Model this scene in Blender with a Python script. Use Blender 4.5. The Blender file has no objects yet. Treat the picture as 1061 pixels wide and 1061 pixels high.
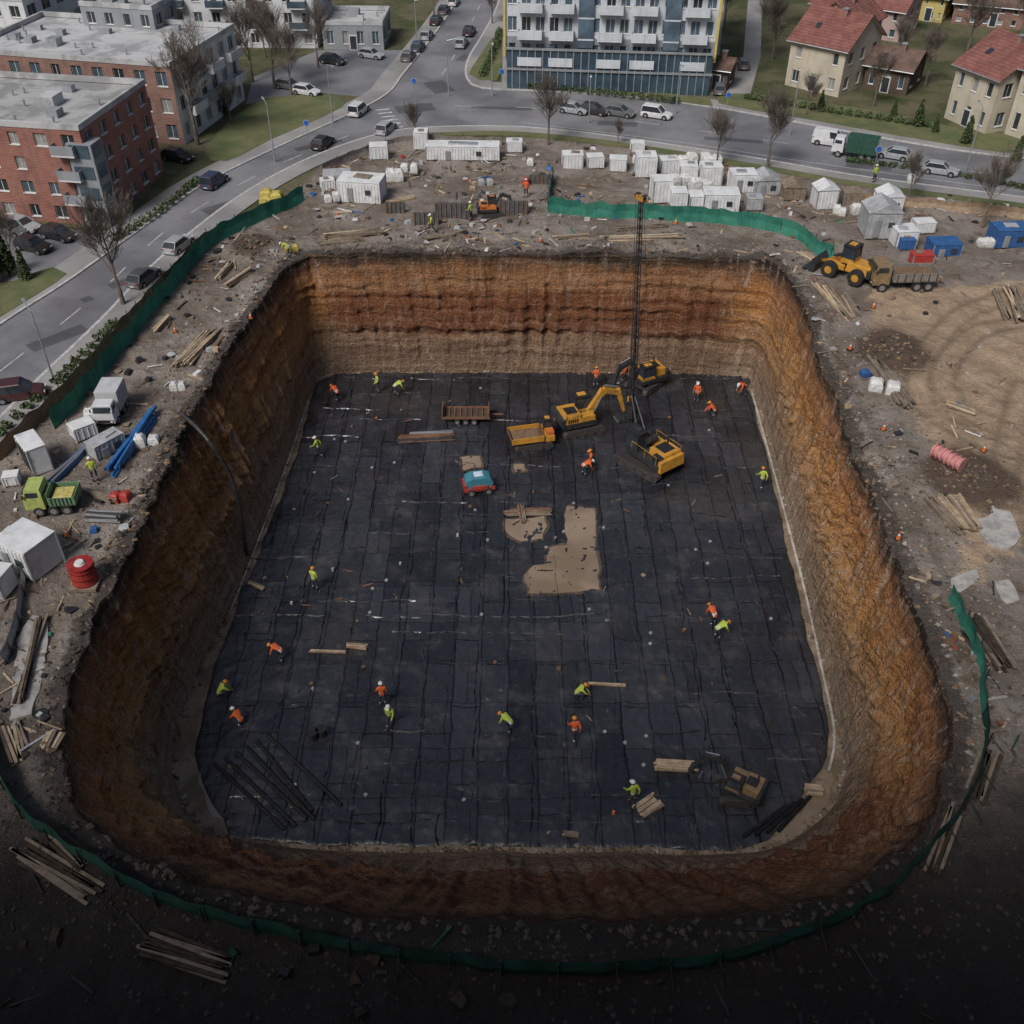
import bpy, math, random
import numpy as np
from mathutils import Vector, Matrix, noise
from mathutils.geometry import tessellate_polygon
random.seed(7)
R=random.random
def U(a,b): return random.uniform(a,b)
TH=math.radians(39.5); H=44.0; D=11.7; FL=1061.0
ST,CT=math.sin(TH),math.cos(TH)
# survey helper: bearing/depression of a sighted ground point -> metric site position
def S(u,v,z=0.0):
    xc=(u-530.5)/FL; yc=(530.5-v)/FL
    t=(z-H)/(-ST+yc*CT)
    return Vector((xc*t,(CT+yc*ST)*t,z))
def zt(p,v):
    yc=(530.5-v)/FL
    return H+p.y*(yc*CT-ST)/(CT+yc*ST)
scene=bpy.context.scene
COL=scene.collection

# ------------------------------------------------------------ node helpers
def newmat(name):
    m=bpy.data.materials.new(name); m.use_nodes=True
    nt=m.node_tree; b=nt.nodes['Principled BSDF']
    return m,nt,b
def nd(nt,t,**k):
    n=nt.nodes.new(t)
    for a,b in k.items(): setattr(n,a,b)
    return n
def setin(nt,sock,val):
    if isinstance(val,bpy.types.NodeSocket): nt.links.new(val,sock)
    else:
        if isinstance(val,(tuple,list)) and len(val)==3 and sock.type=='RGBA': val=(*val,1)
        sock.default_value=val
def nz(nt,vec,scale,detail=5,rough=.55,dist=0):
    n=nd(nt,'ShaderNodeTexNoise'); n.inputs['Scale'].default_value=scale; n.inputs['Detail'].default_value=detail
    n.inputs['Roughness'].default_value=rough; n.inputs['Distortion'].default_value=dist
    nt.links.new(vec,n.inputs['Vector']); return n.outputs['Fac']
def mx(nt,fac,a,b,blend='MIX'):
    n=nd(nt,'ShaderNodeMix',data_type='RGBA'); n.blend_type=blend
    setin(nt,n.inputs[0],fac); setin(nt,n.inputs[6],a); setin(nt,n.inputs[7],b); return n.outputs[2]
def mt(nt,op,a,b=0.0,clamp=False):
    n=nd(nt,'ShaderNodeMath',operation=op); n.use_clamp=clamp
    setin(nt,n.inputs[0],a); setin(nt,n.inputs[1],b); return n.outputs[0]
def mr(nt,v,a,b,c=0.0,d=1.0):
    n=nd(nt,'ShaderNodeMapRange'); n.interpolation_type='SMOOTHSTEP'
    setin(nt,n.inputs[0],v)
    for i,x in enumerate((a,b,c,d)): n.inputs[i+1].default_value=x
    return n.outputs[0]
def ramp(nt,fac,stops):
    n=nd(nt,'ShaderNodeValToRGB'); cr=n.color_ramp
    while len(cr.elements)<len(stops): cr.elements.new(.5)
    for e,(p,c) in zip(cr.elements,stops): e.position=p; e.color=(*c,1) if len(c)==3 else c
    nt.links.new(fac,n.inputs[0]); return n.outputs[0]
def mapping(nt,vec,scale=(1,1,1),rot=(0,0,0)):
    n=nd(nt,'ShaderNodeMapping'); n.inputs['Scale'].default_value=scale; n.inputs['Rotation'].default_value=rot
    nt.links.new(vec,n.inputs[0]); return n.outputs[0]
def bump(nt,b,h,st=.5,dist=.1):
    n=nd(nt,'ShaderNodeBump'); n.inputs['Strength'].default_value=st; n.inputs['Distance'].default_value=dist
    nt.links.new(h,n.inputs['Height']); nt.links.new(n.outputs[0],b.inputs['Normal'])
_mc={}
def M(name,col,rough=.75,var=.22,scale=2.5,bmp=0.0,metal=0.0,spec=.4,dirt=.25):
    if name in _mc: return _mc[name]
    m,nt,b=newmat(name)
    tc=nd(nt,'ShaderNodeTexCoord').outputs['Object']
    n1=nz(nt,tc,scale,4,.6)
    c=mx(nt,mr(nt,n1,.3,.7),tuple(x*(1-var) for x in col),tuple(min(1,x*(1+var)) for x in col))
    if dirt>0:
        n2=nz(nt,tc,scale*.37+.3,3,.7)
        c=mx(nt,mt(nt,'MULTIPLY',mr(nt,n2,.52,.75),dirt),c,(.11,.085,.062))
    nt.links.new(c,b.inputs['Base Color'])
    b.inputs['Roughness'].default_value=rough; b.inputs['Metallic'].default_value=metal
    b.inputs['Specular IOR Level'].default_value=spec
    if bmp>0: bump(nt,b,nz(nt,tc,scale*6,3),bmp,.03)
    _mc[name]=m; return m

# ------------------------------------------------------------ mesh builder
class MB:
    def __init__(s): s.v=[];s.f=[];s.m=[];s.mats=[]
    def mi(s,mat):
        if mat not in s.mats: s.mats.append(mat)
        return s.mats.index(mat)
    def poly(s,pts,mat):
        b=len(s.v); s.v+= [tuple(p) for p in pts]; s.f.append(tuple(range(b,b+len(pts)))); s.m.append(s.mi(mat))
    def box(s,c,sz,mat,rz=0,ry=0,rx=0,top=(1,1),shift=(0,0)):
        b=len(s.v); c=Vector(c); mtx=Matrix.Rotation(rz,3,'Z')@Matrix.Rotation(ry,3,'Y')@Matrix.Rotation(rx,3,'X')
        for k in (-.5,.5):
            for (i,j) in ((-.5,-.5),(.5,-.5),(.5,.5),(-.5,.5)):
                tx,ty=(top if k>0 else (1,1)); sx,sy=(shift if k>0 else (0,0))
                s.v.append(tuple(c+mtx@Vector((i*sz[0]*tx+sx,j*sz[1]*ty+sy,k*sz[2]))))
        for q in ((3,2,1,0),(4,5,6,7),(0,1,5,4),(1,2,6,5),(2,3,7,6),(3,0,4,7)):
            s.f.append(tuple(b+i for i in q)); s.m.append(s.mi(mat))
    def cyl(s,p0,p1,r0,r1,mat,n=12,cap=True):
        p0=Vector(p0);p1=Vector(p1); a=(p1-p0)
        if a.length<1e-6: return
        a.normalize(); t=Vector((0,0,1)) if abs(a.z)<.9 else Vector((1,0,0))
        x=a.cross(t).normalized(); y=a.cross(x); b=len(s.v)
        for p,r in ((p0,r0),(p1,r1)):
            for i in range(n):
                an=2*math.pi*i/n; s.v.append(tuple(p+x*math.cos(an)*r+y*math.sin(an)*r))
        k=s.mi(mat)
        for i in range(n):
            j=(i+1)%n; s.f.append((b+i,b+j,b+n+j,b+n+i)); s.m.append(k)
        if cap:
            s.f.append(tuple(b+i for i in range(n-1,-1,-1))); s.m.append(k)
            s.f.append(tuple(b+n+i for i in range(n))); s.m.append(k)
    def prism(s,prof,y0,y1,mat,ins=0):
        b=len(s.v); n=len(prof); k=s.mi(mat)
        for y in (y0,y1):
            for (x,z) in prof: s.v.append((x,y,z))
        s.f.append(tuple(range(b,b+n))); s.m.append(k)
        s.f.append(tuple(range(b+2*n-1,b+n-1,-1))); s.m.append(k)
        for i in range(n):
            j=(i+1)%n; s.f.append((b+j,b+i,b+n+i,b+n+j)); s.m.append(k)
    def sph(s,c,r,mat,n=10,m=6,sc=(1,1,1)):
        b=len(s.v); k=s.mi(mat)
        for j in range(m+1):
            ph=-math.pi/2+math.pi*j/m
            for i in range(n):
                a=2*math.pi*i/n
                s.v.append((c[0]+r*sc[0]*math.cos(ph)*math.cos(a),c[1]+r*sc[1]*math.cos(ph)*math.sin(a),c[2]+r*sc[2]*math.sin(ph)))
        for j in range(m):
            for i in range(n):
                i2=(i+1)%n; s.f.append((b+j*n+i,b+j*n+i2,b+(j+1)*n+i2,b+(j+1)*n+i)); s.m.append(k)
    def mesh(s,name,smooth=False):
        me=bpy.data.meshes.new(name); me.from_pydata(s.v,[],s.f)
        for m in s.mats: me.materials.append(m)
        me.polygons.foreach_set('material_index',s.m)
        if smooth: me.polygons.foreach_set('use_smooth',[True]*len(s.f))
        me.update(); return me
    def obj(s,name,parent=None,loc=(0,0,0),rz=0,bevel=0,smooth=False,sc=1):
        return place(name,s.mesh(name,smooth),loc,rz,sc,parent,bevel)
def place(name,me,loc=(0,0,0),rz=0,sc=1,parent=None,bevel=0):
    o=bpy.data.objects.new(name,me); COL.objects.link(o); o.location=loc; o.rotation_euler=(0,0,rz)
    o.scale=(sc,sc,sc) if not isinstance(sc,tuple) else sc
    if parent: o.parent=parent
    if bevel and me:
        b=o.modifiers.new('b','BEVEL'); b.width=bevel; b.segments=2; b.limit_method='ANGLE'
    return o
def empty(name,loc=(0,0,0),rz=0):
    o=place(name,None,loc,rz); o.empty_display_size=.5; return o
def cr(pts,step=1.0,closed=False):
    out=[];n=len(pts)
    for i in range(n if closed else n-1):
        if closed: p0,p1,p2,p3=(pts[(i-1)%n],pts[i],pts[(i+1)%n],pts[(i+2)%n])
        else: p0,p1,p2,p3=(pts[max(i-1,0)],pts[i],pts[i+1],pts[min(i+2,n-1)])
        k=max(1,int((p2-p1).length/step))
        for j in range(k):
            t=j/k
            out.append(.5*((2*p1)+(-p0+p2)*t+(2*p0-5*p1+4*p2-p3)*t*t+(-p0+3*p1-3*p2+p3)*t**3))
    if not closed: out.append(pts[-1].copy())
    return out
def PX(l,z=0.0): return [S(u,v,z) for u,v in l]
def ribbon(name,pts,o0,o1,z0,z1,mat,parent=None):
    mb=MB(); A=[];B=[]
    for i,p in enumerate(pts):
        t=(pts[min(i+1,len(pts)-1)]-pts[max(i-1,0)]); t.z=0; t.normalize(); n=Vector((-t.y,t.x,0))
        A.append(p+n*o0);B.append(p+n*o1)
    for i in range(len(pts)-1):
        a,b,c,d=[Vector((q.x,q.y,z1)) for q in (A[i],A[i+1],B[i+1],B[i])]
        mb.poly([a,d,c,b] if o1<o0 else [a,b,c,d],mat)
        if z1-z0>.01:
            lo=[Vector((q.x,q.y,z0)) for q in (a,b,c,d)]
            mb.poly([a,b,lo[1],lo[0]],mat); mb.poly([c,d,lo[3],lo[2]],mat)
    return mb.obj(name,parent)
def sheet(name,pts,z,mat,skirt=0):
    P=[Vector((p.x,p.y,z)) for p in pts]; tris=tessellate_polygon([P])
    me=bpy.data.meshes.new(name); v=[tuple(p) for p in P]; f=[]
    for t in tris:
        a,b,c=[P[i] for i in t]
        f.append(tuple(t) if (b-a).cross(c-a).z>0 else tuple(reversed(t)))
    if skirt:
        n=len(P); v+=[(p.x,p.y,z-skirt) for p in P]
        f+=[(i,(i+1)%n,n+(i+1)%n,n+i) for i in range(n)]
    me.from_pydata(v,[],f); me.materials.append(mat); me.update()
    return place(name,me)

# ------------------------------------------------------------ site outlines
C0=Vector((1.0,56.0,0))
rim_px=[(340,264),(308,271),(288,287),(270,310),(240,352),(205,415),(165,500),(120,600),(85,662),(62,722),(60,770),(75,815),(110,860),(165,900),(240,930),(400,950),(600,955),(780,945),(880,918),(940,872),(975,812),(985,760),(978,715),(950,640),(920,565),(890,480),(865,410),(845,350),(827,305),(808,282),(780,270),(560,263)]
flr_px=[(350,386),(330,391),(321,412),(297,480),(262,570),(228,650),(200,710),(184,760),(180,800),(192,838),(225,866),(280,877),(420,882),(600,884),(740,884),(810,876),(850,850),(872,812),(875,780),(862,720),(845,650),(824,560),(806,490),(790,430),(780,403),(765,391),(560,386)]
NA=1260
def polar(pts):
    c=cr(pts,.5,True); an=np.array([math.atan2(p.y-C0.y,p.x-C0.x) for p in c]); rr=np.array([math.hypot(p.x-C0.x,p.y-C0.y) for p in c])
    o=np.argsort(an); an=an[o]; rr=rr[o]
    an=np.concatenate([an-2*math.pi,an,an+2*math.pi]); rr=np.tile(rr,3)
    g=np.linspace(-math.pi,math.pi,NA,endpoint=False)
    r=np.interp(g,an,rr)
    k=np.ones(9)/9; r=np.convolve(np.concatenate([r[-4:],r,r[:4]]),k,'valid')
    return g,r
G,RR=polar(PX(rim_px)); _,RF=polar(PX(flr_px,-D))
for i in range(NA):
    a=G[i]; q=Vector((math.cos(a)*14,math.sin(a)*14,0))
    RR[i]+=noise.noise(q*.22)*.6+noise.noise(q*1.1+Vector((9,0,0)))*.4+noise.noise(q*3.1)*.2+noise.noise(q*8)*.08
    RF[i]+=noise.noise(q*.4+Vector((0,7,3)))*.35
CA=np.cos(G);SA=np.sin(G)

def sdf(X,Y,poly):
    X=np.asarray(X,float);Y=np.asarray(Y,float)
    d=np.full(X.shape,1e9); ins=np.zeros(X.shape,bool); n=len(poly)
    for i in range(n):
        x1,y1=poly[i].x,poly[i].y; x2,y2=poly[(i+1)%n].x,poly[(i+1)%n].y
        ex,ey=x2-x1,y2-y1; wx,wy=X-x1,Y-y1
        t=np.clip((wx*ex+wy*ey)/(ex*ex+ey*ey+1e-9),0,1)
        d=np.minimum(d,(wx-ex*t)**2+(wy-ey*t)**2)
        c=((y1>Y)!=(y2>Y))&(X<(x2-x1)*(Y-y1)/(y2-y1+1e-12)+x1); ins^=c
    return np.where(ins,-1,1)*np.sqrt(d)
def ldist(X,Y,line):
    d=np.full(X.shape,1e9)
    for a,b in zip(line[:-1],line[1:]):
        ex,ey=b.x-a.x,b.y-a.y; wx,wy=X-a.x,Y-a.y
        t=np.clip((wx*ex+wy*ey)/(ex*ex+ey*ey+1e-9),0,1)
        d=np.minimum(d,(wx-ex*t)**2+(wy-ey*t)**2)
    return np.sqrt(d)
site_poly=PX([(-40,520),(0,455),(50,425),(120,345),(195,262),(318,190),(335,168),(430,143),(560,143),(700,160),(850,183),(1061,213),(1250,235)])+[Vector((90,60,0)),Vector((70,-5,0)),Vector((-70,-5,0)),Vector((-60,40,0))]

# ------------------------------------------------------------ ground
def ss(x,a,b):
    t=np.clip((x-a)/(b-a),0,1); return t*t*(3-2*t)
steps=[0,.12,.3,.55,.85]+[.85+.36*k for k in range(1,100)]
s0=steps[-1]; g=.5
while s0<2500: g*=1.16; s0+=g; steps.append(s0)
NR=len(steps)
st=np.array(steps)[:,None]
X=C0.x+CA[None,:]*(RR[None,:]+st); Y=C0.y+SA[None,:]*(RR[None,:]+st)
sd=sdf(X,Y,site_poly); site=ss(-sd,-.4,.4); Zm=ss(-sd,.3,2.5)
sand_poly=PX([(905,300),(1100,290),(1120,520),(1010,600),(960,470),(935,400),(900,350)])
sand=ss(-sdf(X,Y,sand_poly),-3,3)
mound1=S(925,368);mound2=S(1005,500);mound3=S(262,258)
Z=np.zeros(X.shape)
for j in range(NR):
    if steps[j]>70: break
    for i in range(NA):
        if Zm[j,i]>0:
            x,y=X[j,i],Y[j,i]
            Z[j,i]=Zm[j,i]*(noise.noise((x*.18,y*.18,0))*.28+noise.noise((x*.6,y*.6,4))*.16+noise.noise((x*1.9,y*1.9,8))*.09)
berm=np.exp(-((st-1.1)/.8)**2)*.28
Z+=berm*Zm*(.6+.6*np.sin(G*37)[None,:]*np.sin(G*11)[None,:])
dark=np.zeros(X.shape)
for mp,rad,hh,an in ((mound1,3.8,.9,.2),(mound2,4.2,.7,-.3),(mound3,2.6,1.0,0)):
    dx=(X-mp.x);dy=(Y-mp.y); e=np.exp(-((dx/rad)**2+(dy/(rad*1.2))**2)*1.4); Z+=e*hh*Zm; dark=np.maximum(dark,ss(e,.1,.75))
rutlines=[PX(l) for l in ([(1061,300),(990,330),(950,400),(1000,450),(1061,470)],[(1075,330),(1010,345),(975,400),(1020,435),(1075,450)],[(1061,400),(1040,500),(1061,600)],[(880,300),(850,330),(880,420),(930,520),(980,620)],[(20,600),(40,680),(20,760)],[(330,215),(420,190),(540,185),(640,195),(800,215)])]
rut=np.zeros(X.shape)
for l in rutlines:
    l=cr(l,2.0)
    dd=ldist(X,Y,l); w=np.exp(-((dd-.9)/.28)**2); rut=np.maximum(rut,w)
Z-=rut*.09*Zm
Z[-30:]*=0
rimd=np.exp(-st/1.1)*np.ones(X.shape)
V=np.stack([X,Y,Z],-1).reshape(-1,3)
jj,ii=np.meshgrid(np.arange(NR-1),np.arange(NA),indexing='ij'); i2=(ii+1)%NA
FA=np.stack([jj*NA+ii,(jj+1)*NA+ii,(jj+1)*NA+i2,jj*NA+i2],-1).reshape(-1,4)
me=bpy.data.meshes.new('ground'); me.from_pydata(V.tolist(),[],FA.tolist())
for nm,a in (('site',site),('sand',sand),('rim',rimd),('rut',rut),('dark',dark)):
    at=me.attributes.new(nm,'FLOAT','POINT'); at.data.foreach_set('value',a.astype(np.float32).ravel())
me.polygons.foreach_set('use_smooth',[True]*len(me.polygons))
ground=place('ground',me)
def gz(x,y):
    p=np.hypot(x-C0.x,y-C0.y); a=math.atan2(y-C0.y,x-C0.x); i=int((a+math.pi)/(2*math.pi)*NA)%NA
    s=p-RR[i]; j=int(np.searchsorted(steps,s)); j=min(max(j,0),NR-1)
    return float(Z[j,i])
def SG(u,v):
    p=S(u,v); p.z=gz(p.x,p.y); return p
m,nt,b=newmat('ground_soil'); L=nt.links
pos=nd(nt,'ShaderNodeNewGeometry').outputs['Position']
def attr(n): 
    a=nd(nt,'ShaderNodeAttribute'); a.attribute_name=n; return a.outputs['Fac']
n1=nz(nt,pos,.16,5,.62); n2=nz(nt,pos,1.3,5,.65); n3=nz(nt,pos,9,2,.6); n4=nz(nt,pos,.55,4,.7,.6)
c=mx(nt,mr(nt,n1,.35,.65),(.150,.122,.10),(.27,.235,.205))
c=mx(nt,mt(nt,'MULTIPLY',mr(nt,n4,.53,.66),.8),c,(.12,.09,.068))
c=mx(nt,mt(nt,'MULTIPLY',mr(nt,n2,.57,.68),.5),c,(.38,.34,.30))
sandc=mx(nt,mr(nt,n4,.35,.7),(.29,.21,.14),(.41,.31,.215))
c=mx(nt,mr(nt,mt(nt,'ADD',attr('sand'),mt(nt,'MULTIPLY',mt(nt,'SUBTRACT',n4,.5),1.6)),.35,.65),c,sandc)
c=mx(nt,mt(nt,'MULTIPLY',attr('rut'),.5),c,(.12,.09,.065))
c=mx(nt,mt(nt,'MULTIPLY',mr(nt,mt(nt,'ADD',attr('dark'),mt(nt,'MULTIPLY',mt(nt,'SUBTRACT',n4,.5),1.4)),.2,.85),.9),c,(.085,.058,.042))
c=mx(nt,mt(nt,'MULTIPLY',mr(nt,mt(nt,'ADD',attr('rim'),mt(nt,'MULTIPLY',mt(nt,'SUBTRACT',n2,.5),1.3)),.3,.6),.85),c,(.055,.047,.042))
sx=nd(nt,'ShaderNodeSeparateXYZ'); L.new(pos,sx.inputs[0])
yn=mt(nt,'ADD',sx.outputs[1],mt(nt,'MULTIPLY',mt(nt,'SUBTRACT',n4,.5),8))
c=mx(nt,mt(nt,'MULTIPLY',mr(nt,yn,38,25),.93),c,(.02,.017,.015))  # paints foreground shade into the soil colour towards the near side
gr=mx(nt,mr(nt,n1,.4,.6),(.065,.08,.032),(.14,.125,.075)); gr=mx(nt,mt(nt,'MULTIPLY',mr(nt,n2,.5,.7),.5),gr,(.17,.145,.10))
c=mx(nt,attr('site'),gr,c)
c=mx(nt,mt(nt,'MULTIPLY',mr(nt,n3,.35,.7),.4),c,mx(nt,1.0,c,(.4,.4,.4),'MULTIPLY'))
L.new(c,b.inputs['Base Color']); b.inputs['Roughness'].default_value=.92; b.inputs['Specular IOR Level'].default_value=.2
bump(nt,b,mt(nt,'ADD',mt(nt,'MULTIPLY',n2,1.5),mt(nt,'MULTIPLY',n3,.5)),.8,.25)
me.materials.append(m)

# ------------------------------------------------------------ pit walls
NW=72
Zl=[];Xw=[];Yw=[]
for k in range(NW):
    t=k/(NW-1)
    lin=t**1.05
    for i in range(NA):
        a=G[i]; q=Vector((math.cos(a)*26,math.sin(a)*26,0))
        r=RR[i]+(RF[i]-RR[i])*lin
        z=-D*t
        if k==0: z=float(Z[0,i])
        amp=math.sin(math.pi*min(1,t*1.05))**.7 if 0<t<.95 else 0
        g1=noise.noise(Vector((q.x*.9,q.y*.9,z*.10))); g1=abs(g1)*2-.4
        gro=g1*.5+noise.noise(Vector((q.x*2.4,q.y*2.4,z*.22+5)))*.34
        lay=noise.noise(Vector((q.x*.12,q.y*.12,z*1.5)))*.35
        fine=noise.noise(Vector((q.x*4,q.y*4,z*2.5)))*.16+noise.noise(Vector((q.x*9,q.y*9,z*5)))*.07
        led=-.55*math.exp(-((t-.60-noise.noise(q*.1)*.08)/.03)**2)-.3*math.exp(-((t-.2-noise.noise(q*.13+Vector((3,3,3)))*.1)/.025)**2)
        r+=(gro+lay+fine+led*.6)*amp
        if k==1: r-=0.15
        Xw.append(C0.x+math.cos(a)*r);Yw.append(C0.y+math.sin(a)*r);Zl.append(z)
jj,ii=np.meshgrid(np.arange(NW-1),np.arange(NA),indexing='ij'); i2=(ii+1)%NA
FW=np.stack([jj*NA+ii,jj*NA+i2,(jj+1)*NA+i2,(jj+1)*NA+ii],-1).reshape(-1,4)
FW=FW[:,::-1]
me=bpy.data.meshes.new('excavation_wall'); me.from_pydata(list(zip(Xw,Yw,Zl)),[],FW.tolist())
me.polygons.foreach_set('use_smooth',[True]*len(me.polygons))
place('excavation_wall',me)
m,nt,b=newmat('layered_clay'); L=nt.links
pos=nd(nt,'ShaderNodeNewGeometry').outputs['Position']
sx=nd(nt,'ShaderNodeSeparateXYZ'); L.new(pos,sx.inputs[0])
w1=nz(nt,mapping(nt,pos,(.25,.25,.5)),1,3); w2=nz(nt,pos,1.5,5,.65); fine=nz(nt,pos,6,3,.7)
zz=mt(nt,'ADD',sx.outputs[2],mt(nt,'ADD',mt(nt,'MULTIPLY',mt(nt,'SUBTRACT',w1,.5),2.6),mt(nt,'MULTIPLY',mt(nt,'SUBTRACT',w2,.5),1.6)))
zf=mt(nt,'DIVIDE',mt(nt,'ADD',zz,D),D,True)
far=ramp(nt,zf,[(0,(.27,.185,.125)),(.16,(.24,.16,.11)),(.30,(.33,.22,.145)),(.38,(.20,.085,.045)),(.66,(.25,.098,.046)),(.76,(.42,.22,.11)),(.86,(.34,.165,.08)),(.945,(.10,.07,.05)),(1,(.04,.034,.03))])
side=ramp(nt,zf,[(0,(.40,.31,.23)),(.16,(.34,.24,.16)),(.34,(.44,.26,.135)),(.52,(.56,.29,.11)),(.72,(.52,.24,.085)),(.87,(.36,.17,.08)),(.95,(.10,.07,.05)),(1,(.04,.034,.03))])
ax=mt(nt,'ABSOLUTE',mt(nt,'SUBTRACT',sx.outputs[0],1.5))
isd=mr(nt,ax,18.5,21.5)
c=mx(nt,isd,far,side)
bed=nz(nt,mapping(nt,pos,(.12,.12,2.6)),1,4,.65)
c=mx(nt,mt(nt,'MULTIPLY',mr(nt,bed,.52,.60),.28),c,(.48,.31,.19)); c=mx(nt,mt(nt,'MULTIPLY',mr(nt,bed,.47,.38),.5),c,(.13,.06,.033))
stn=nz(nt,mapping(nt,pos,(.9,.9,.10)),1.6,5,.7,.5)
c=mx(nt,mt(nt,'MULTIPLY',mr(nt,stn,.53,.63),mt(nt,'ADD',.30,mt(nt,'MULTIPLY',isd,.32))),c,(.52,.41,.32))
st2=nz(nt,mapping(nt,pos,(1.7,1.7,.16)),1.8,4,.7,.3)
c=mx(nt,mt(nt,'MULTIPLY',mr(nt,st2,.54,.68),.65),c,(.10,.05,.03))
c=mx(nt,mt(nt,'MULTIPLY',mr(nt,fine,.45,.7),.45),c,mx(nt,1.0,c,(.42,.36,.32),'MULTIPLY'))
c=mx(nt,mt(nt,'MULTIPLY',mr(nt,sx.outputs[1],34,24),.7),c,(.06,.032,.018))  # near slope darkened in the colour to imitate shade
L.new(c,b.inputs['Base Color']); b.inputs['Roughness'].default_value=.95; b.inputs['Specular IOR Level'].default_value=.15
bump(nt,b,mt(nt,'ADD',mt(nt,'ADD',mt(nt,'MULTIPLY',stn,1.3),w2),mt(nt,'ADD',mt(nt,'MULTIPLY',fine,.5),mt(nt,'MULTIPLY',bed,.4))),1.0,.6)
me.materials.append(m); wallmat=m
# floor soil
fs,nt,b=newmat('wet_clay_floor')
pos=nd(nt,'ShaderNodeNewGeometry').outputs['Position']
n1=nz(nt,pos,.5,5,.6); n2=nz(nt,pos,3,4,.65)
c=mx(nt,mr(nt,n1,.4,.6),(.14,.10,.065),(.24,.185,.13)); c=mx(nt,mt(nt,'MULTIPLY',mr(nt,n2,.5,.7),.5),c,(.10,.07,.045))
nt.links.new(c,b.inputs['Base Color']); b.inputs['Roughness'].default_value=.75; bump(nt,b,n2,.7,.15)
pl=[Vector((C0.x+CA[i]*(RF[i]+1.2),C0.y+SA[i]*(RF[i]+1.2),0)) for i in range(0,NA,4)]
sheet('pit_floor_soil',pl,-D+.02,fs)

# ------------------------------------------------------------ membrane
mem_poly=cr(PX([(345,388),(329,396),(322,420),(303,480),(272,560),(252,610),(236,655),(218,705),(207,750),(203,800),(232,850),(262,872),(420,877),(600,879),(770,879),(805,862),(838,815),(857,785),(855,740),(838,665),(822,600),(806,520),(790,455),(775,403),(757,389),(560,387)],-D),1.2,True)
mem_poly=[p+Vector((noise.noise(p*.4)*.35,noise.noise(p*.4+Vector((5,5,0)))*.35,0)) for p in mem_poly]
xs=[p.x for p in mem_poly]; ys=[p.y for p in mem_poly]
res=.20
gx=np.arange(min(xs)-res,max(xs)+2*res,res); gy=np.arange(min(ys)-res,max(ys)+2*res,res)
XX,YY=np.meshgrid(gx,gy); SDm=sdf(XX,YY,mem_poly)
nx=len(gx); ny=len(gy)
ZZ=np.zeros(XX.shape)
for j in range(ny):
    for i in range(nx):
        if SDm[j,i]<.4:
            x,y=XX[j,i],YY[j,i]
            a=noise.noise((x*.25,y*.25,1)); r1=1-abs(noise.noise((x*.9,y*.35,3)))*2; r2=1-abs(noise.noise((x*.4,y*1.1,9)))*2; r3=1-abs(noise.noise((x*.6+y*.5,y*.6-x*.5,5)))*2
            ZZ[j,i]=a*.05+max(0,r1-.80)*.55+max(0,r2-.82)*.5+max(0,r3-.85)*.5+noise.noise((x*2.3,y*2.3,2))*.025
MZ=-D+.10
idx=-np.ones(XX.shape,int); vv=[];ff=[]
cell=(SDm[:-1,:-1]<0)|(SDm[1:,:-1]<0)|(SDm[:-1,1:]<0)|(SDm[1:,1:]<0)
MPl=[]
for i in range(len(mem_poly)):
    p,q=mem_poly[i],mem_poly[(i+1)%len(mem_poly)]
    for k in range(10): w=p.lerp(q,k/10); MPl.append((w.x,w.y))
MP=np.array(MPl)
for j in range(ny-1):
    for i in range(nx-1):
        if cell[j,i]:
            q=[]
            for (a,b2) in ((j,i),(j,i+1),(j+1,i+1),(j+1,i)):
                if idx[a,b2]<0:
                    x,y=float(XX[a,b2]),float(YY[a,b2]); z=MZ+ZZ[a,b2]
                    if SDm[a,b2]>0:
                        dd=(MP[:,0]-x)**2+(MP[:,1]-y)**2; k=int(dd.argmin()); x,y=MP[k]; z=MZ-.05
                    idx[a,b2]=len(vv); vv.append((x,y,z))
                q.append(int(idx[a,b2]))
            ff.append(q)
me=bpy.data.meshes.new('waterproof_membrane'); me.from_pydata(vv,[],ff); me.polygons.foreach_set('use_smooth',[True]*len(ff))
place('waterproof_membrane',me)
mm,nt,b=newmat('black_membrane'); L=nt.links
pos=nd(nt,'ShaderNodeNewGeometry').outputs['Position']
wob=nd(nt,'ShaderNodeTexNoise'); wob.inputs['Scale'].default_value=.5; L.new(pos,wob.inputs['Vector'])
vm=nd(nt,'ShaderNodeVectorMath',operation='MULTIPLY_ADD'); L.new(wob.outputs['Color'],vm.inputs[0]); vm.inputs[1].default_value=(.5,.5,0); L.new(pos,vm.inputs[2])
def brk(w,h,ms,rot,c1,c2,mo):
    bk=nd(nt,'ShaderNodeTexBrick'); bk.offset=.37; bk.offset_frequency=2
    bk.inputs['Scale'].default_value=1; bk.inputs['Brick Width'].default_value=w; bk.inputs['Row Height'].default_value=h; bk.inputs['Mortar Size'].default_value=ms; bk.inputs['Mortar Smooth'].default_value=.4
    bk.inputs['Color1'].default_value=(*c1,1); bk.inputs['Color2'].default_value=(*c2,1); bk.inputs['Mortar'].default_value=(*mo,1)
    L.new(mapping(nt,vm.outputs[0],rot=(0,0,math.radians(rot))),bk.inputs['Vector']); return bk
bk=brk(6.3,1.95,.06,90,(.016,.017,.021),(.030,.032,.038),(.005,.005,.006))
bk2=brk(7.8,3.9,.05,0,(.8,.8,.8),(1.25,1.25,1.25),(.45,.45,.45))
n1=nz(nt,pos,.35,5,.65); n2=nz(nt,pos,2.5,5,.7); n3=nz(nt,mapping(nt,pos,(1,.4,1)),1.1,4,.6,1.2); n5=nz(nt,pos,.12,2,.5)
c=mx(nt,1.0,bk.outputs['Color'],bk2.outputs['Color'],'MULTIPLY')
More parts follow.
